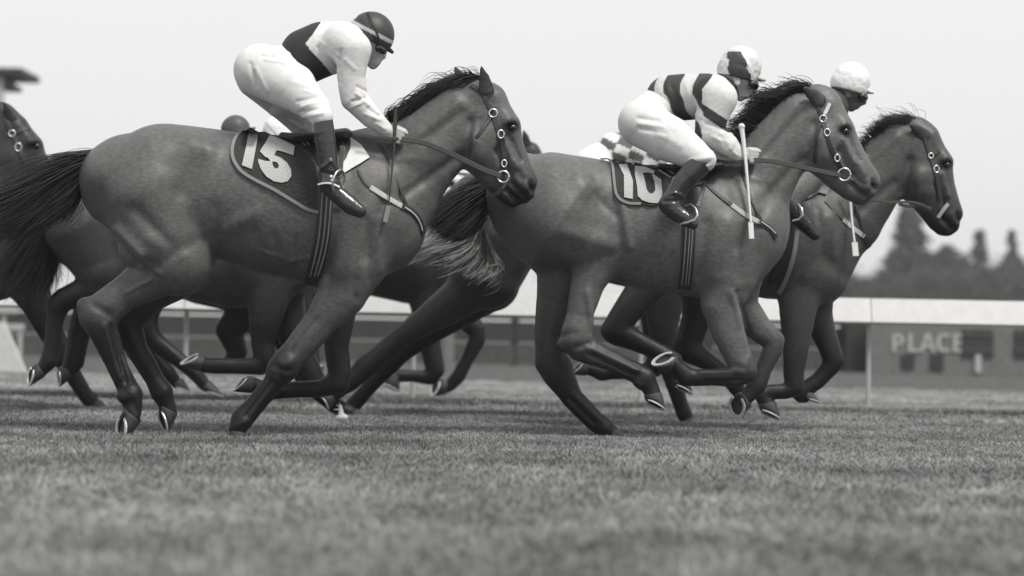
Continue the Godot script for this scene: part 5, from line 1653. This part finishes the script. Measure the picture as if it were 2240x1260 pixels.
func beyond() -> void:
	M.bark = gray(0.06, 0.9)
	M.leaf = vcol(0.7, 0.3)
	M.leaf.backlight_enabled = true
	M.leaf.backlight = Color(0.2, 0.2, 0.2)
	var d := 150.0
	var rng := RandomNumberGenerator.new()
	rng.seed = 11
	var spires := [[1990, 455, 150, "tall pointed conifer rising alone behind the white rail"], [2142, 505, 70, "thin conifer spire right of the round-topped tree"], [2214, 508, 60, "slim conifer spire at the right edge"]]
	for q: Array in spires:
		var p := at(q[0], q[1], d)
		tree(0, "conifer_tree", q[3], Vector3(p.x, 0, p.z), p.y, q[2] * 1.25 / LENS * d, int(q[0]), 0.05)
	var rounds := [[2078, 528, 92, "round-topped tree between two conifers behind the rail"], [2215, 560, 150, "broad bushy tree under the slim conifer at right"]]
	for q: Array in rounds:
		var p := at(q[0], q[1], d - 3)
		tree(1, "round_tree", q[3], Vector3(p.x, 0, p.z), p.y, q[2] * 1.05 / LENS * d, int(q[0]), 0.055)
	# the belt of bushes in front of them
	var n := 0
	for x in range(1790, 2340, 72):
		var p := at(x + rng.randf_range(-20, 20), 590 + rng.randf_range(-12, 14), d - 8 - rng.randf() * 6)
		tree(1, "bush", "", Vector3(p.x, 0, p.z), p.y, rng.randf_range(120, 165) / LENS * d, 300 + n, 0.06)
		var o := get_child(get_child_count() - 1) as Node3D
		o.set_meta("label", ["bush at the belt's left end, hidden by the leading horse's chest", "low bush just right of the leading horse's chest", "bush left of the tall conifer's foot", "bush before the foot of the tall conifer", "bush between the tall conifer and the round-topped tree", "bush at the right foot of the round-topped tree", "bush before the foot of the thin conifer spire", "bush at the right edge under the slim spire"][mini(n, 7)])
		o.set_meta("category", "bush")
		o.set_meta("group", "bushes in the belt behind the course")
		n += 1
	# the stand's roof at the left
	var dd := 62.0
	var r0 := at(52, 158, dd)
	var s := thing("grandstand", "grandstand at the left edge with a dark overhanging roof", "grandstand", Vector3(r0.x, 0, r0.z))
	var roof := box_at("roof", s, M.fence_dark, Vector3(14, 0.16, 2.4), Vector3(-7.0, r0.y, -0.9))
	var under := at(40, 172, dd).y
	box_at("fascia", roof, M.fence_dark, Vector3(13.2, 0.14, 2.0), Vector3(-0.2, -0.15, 0))
	for i in 3:
		box_at("column", s, M.off_white, Vector3(0.22, under, 0.22), Vector3(-0.62 - i * 5.0, under / 2, 0))
		box_at("beam", s, M.fence_dark, Vector3(0.4, 0.12, 2.0), Vector3(-0.62 - i * 5.0, r0.y - 0.29, -0.9))
	for i in 6:
		box_at("terrace_step", s, M.off_white, Vector3(13, 0.4, 0.9), Vector3(-8.0, 0.6 + i * 0.4, -2.0 - i * 0.9))
	# the slanting white wing panel and the frame behind it at the left edge
	var w0 := at(52, 815, 25)
	var wing := thing("wing_panel", "white slanting wing panel standing on the grass at the left edge", "wing panel", Vector3(w0.x, 0, w0.z))
	var V := PackedVector3Array()
	var wt := at(8, 705, 25)
	var ztop := wt.y
	for z in [0.0, -0.08]:
		V.append_array(PackedVector3Array([Vector3(-1.6, 0.0, z), Vector3(0.02, 0.0, z), Vector3(wt.x - w0.x, ztop, z), Vector3(-1.6, ztop, z)]))
	var I := PackedInt32Array([0, 2, 1, 0, 3, 2, 4, 5, 6, 4, 6, 7, 0, 1, 5, 0, 5, 4, 1, 2, 6, 1, 6, 5, 2, 3, 7, 2, 7, 6])
	part("panel", flat(V, I), M.rail, wing)
	var fr := at(45, 720, 33)
	var frame_ := thing("metal_frame", "pale tubular frame standing behind the white wing panel", "frame", Vector3(fr.x, 0, fr.z))
	for q: Array in [[-0.25, 0.0], [0.0, 0.0]]:
		box_at("leg", frame_, M.letter, Vector3(0.05, fr.y, 0.05), Vector3(q[0] + 0.0, fr.y / 2, 0))
	box_at("top_bar", frame_, M.letter, Vector3(0.5, 0.09, 0.08), Vector3(-0.2, fr.y + 0.03, 0))
	box_at("upper_bar", frame_, M.letter, Vector3(0.3, 0.09, 0.06), Vector3(-0.2, at(20, 678, 33).y, 0))
	box_at("upright", frame_, M.letter, Vector3(0.06, at(20, 678, 33).y, 0.05), Vector3(-0.24, at(20, 678, 33).y / 2, -0.04))
	# a pale marker post between the fence and the rail
	var mp := at(975, 790, 30)
	var mk := thing("marker_post", "pale round-headed marker post between the rail and the fence", "post", Vector3(mp.x, 0, mp.z))
	var cy := CylinderMesh.new()
	cy.top_radius = 0.10
	cy.bottom_radius = 0.10
	var mt := at(975, 700, 30).y
	cy.height = mt
	part("post", cy, M.board, mk, Vector3(0, mt / 2, 0))
	var hd := SphereMesh.new()
	hd.radius = 0.14
	hd.height = 0.28
	part("head", hd, M.letter, mk, Vector3(0, mt, 0))
	# turf flung up by a hoof
	var cl := at(743, 905, 14.5)
	var clod := thing("turf_clod", "pale torn clod of turf flung up beside a landing hoof", "clod", Vector3(cl.x, 0, cl.z))
	flesh("clod", clod, M.off_white, [[[ch([744, 888, 3, 0, 746, 905, 6, 0, 752, 918, 12, 0, 746, 919, 12, 0], 14.3, 0, 0, 1.0), ch([722, 918, 6, 0], 14.3)], 0.006, 0.006, []]], {"rough": 0.006, "freq": 30.0})
	var blades := []
	for q: Array in [[744, 892, 736, 885], [745, 896, 730, 896], [744, 890, 742, 880]]:
		part("blade", tube_mesh([at(q[0], q[1], 14.3) - whole(clod), at(q[2], q[3], 14.28) - whole(clod)], [0.005, 0.001], 5), M.letter, clod)

func open_air() -> void:
	cam_basis = Basis(Vector3.BACK, TILT) * Basis(Vector3.RIGHT, atan(RISE / LENS))
	var cam := Camera3D.new()
	cam.name = "camera"
	cam.basis = cam_basis
	cam.position = EYE
	cam.near = 0.5
	cam.far = 900.0
	var lens := CameraAttributesPhysical.new()
	lens.frustum_focal_length = 105.0
	lens.exposure_aperture = 105.0 / 50.0
	lens.frustum_focus_distance = 12.0
	lens.frustum_near = 0.5
	lens.frustum_far = 900.0
	cam.attributes = lens
	cam.keep_aspect = Camera3D.KEEP_HEIGHT
	cam.projection = Camera3D.PROJECTION_FRUSTUM
	cam.size = 1260.0 / LENS * cam.near
	add_child(cam)
	var e := Environment.new()
	e.background_mode = Environment.BG_SKY
	var m := ProceduralSkyMaterial.new()
	m.sky_top_color = Color(0.676, 0.676, 0.676)
	m.sky_horizon_color = Color(0.60, 0.60, 0.60)
	m.sky_curve = 0.035
	m.ground_bottom_color = Color(0.3, 0.3, 0.3)
	m.ground_horizon_color = Color(0.5, 0.5, 0.5)
	m.sun_angle_max = 1.0
	var sky := Sky.new()
	sky.sky_material = m
	e.sky = sky
	e.tonemap_mode = Environment.TONE_MAPPER_LINEAR
	e.tonemap_exposure = 2.2
	e.fog_enabled = true
	e.fog_density = 0.0008
	e.fog_light_color = Color(0.95, 0.95, 0.95)
	e.sdfgi_enabled = true
	e.ssao_enabled = true
	e.ssil_enabled = true
	var w := WorldEnvironment.new()
	w.name = "open_air"
	w.environment = e
	add_child(w)
	var sun := DirectionalLight3D.new()
	sun.name = "sun"
	sun.light_energy = 0.5
	sun.light_color = Color(1.0, 0.99, 0.97)
	sun.light_angular_distance = 16.0
	sun.shadow_enabled = true
	add_child(sun)
	sun.look_at_from_position(Vector3(1.4, 3.6, 1.8), Vector3.ZERO)

func _ready() -> void:
	open_air()
	materials()
	M.rail = textured(gray(0.58, 0.55), noise_tex(0.02, 41, 0.92, 1.0), null, 0.0, 0.8)
	M.post = gray(0.36, 0.6)
	M.fence = textured(gray(0.075, 0.85), noise_tex(0.02, 42, 0.75, 1.0), null, 0.0, 0.7)
	M.fence_dark = textured(gray(0.04, 0.85), noise_tex(0.02, 43, 0.75, 1.0), null, 0.0, 0.7)
	M.board = textured(gray(0.16, 0.85), noise_tex(0.02, 44, 0.85, 1.0), null, 0.0, 0.7)
	M.panel = gray(0.03, 0.8)
	M.letter = gray(0.36, 0.8)
	turf()
	rail()
	board_wall()
	beyond()
	var t0 := Time.get_ticks_msec()
	horse_15()
	horse_10()
	horse_right()
	far_horses()
	print("made ", Time.get_ticks_msec() - t0)
	run_jobs()
	print("jobs ", Time.get_ticks_msec() - t0)
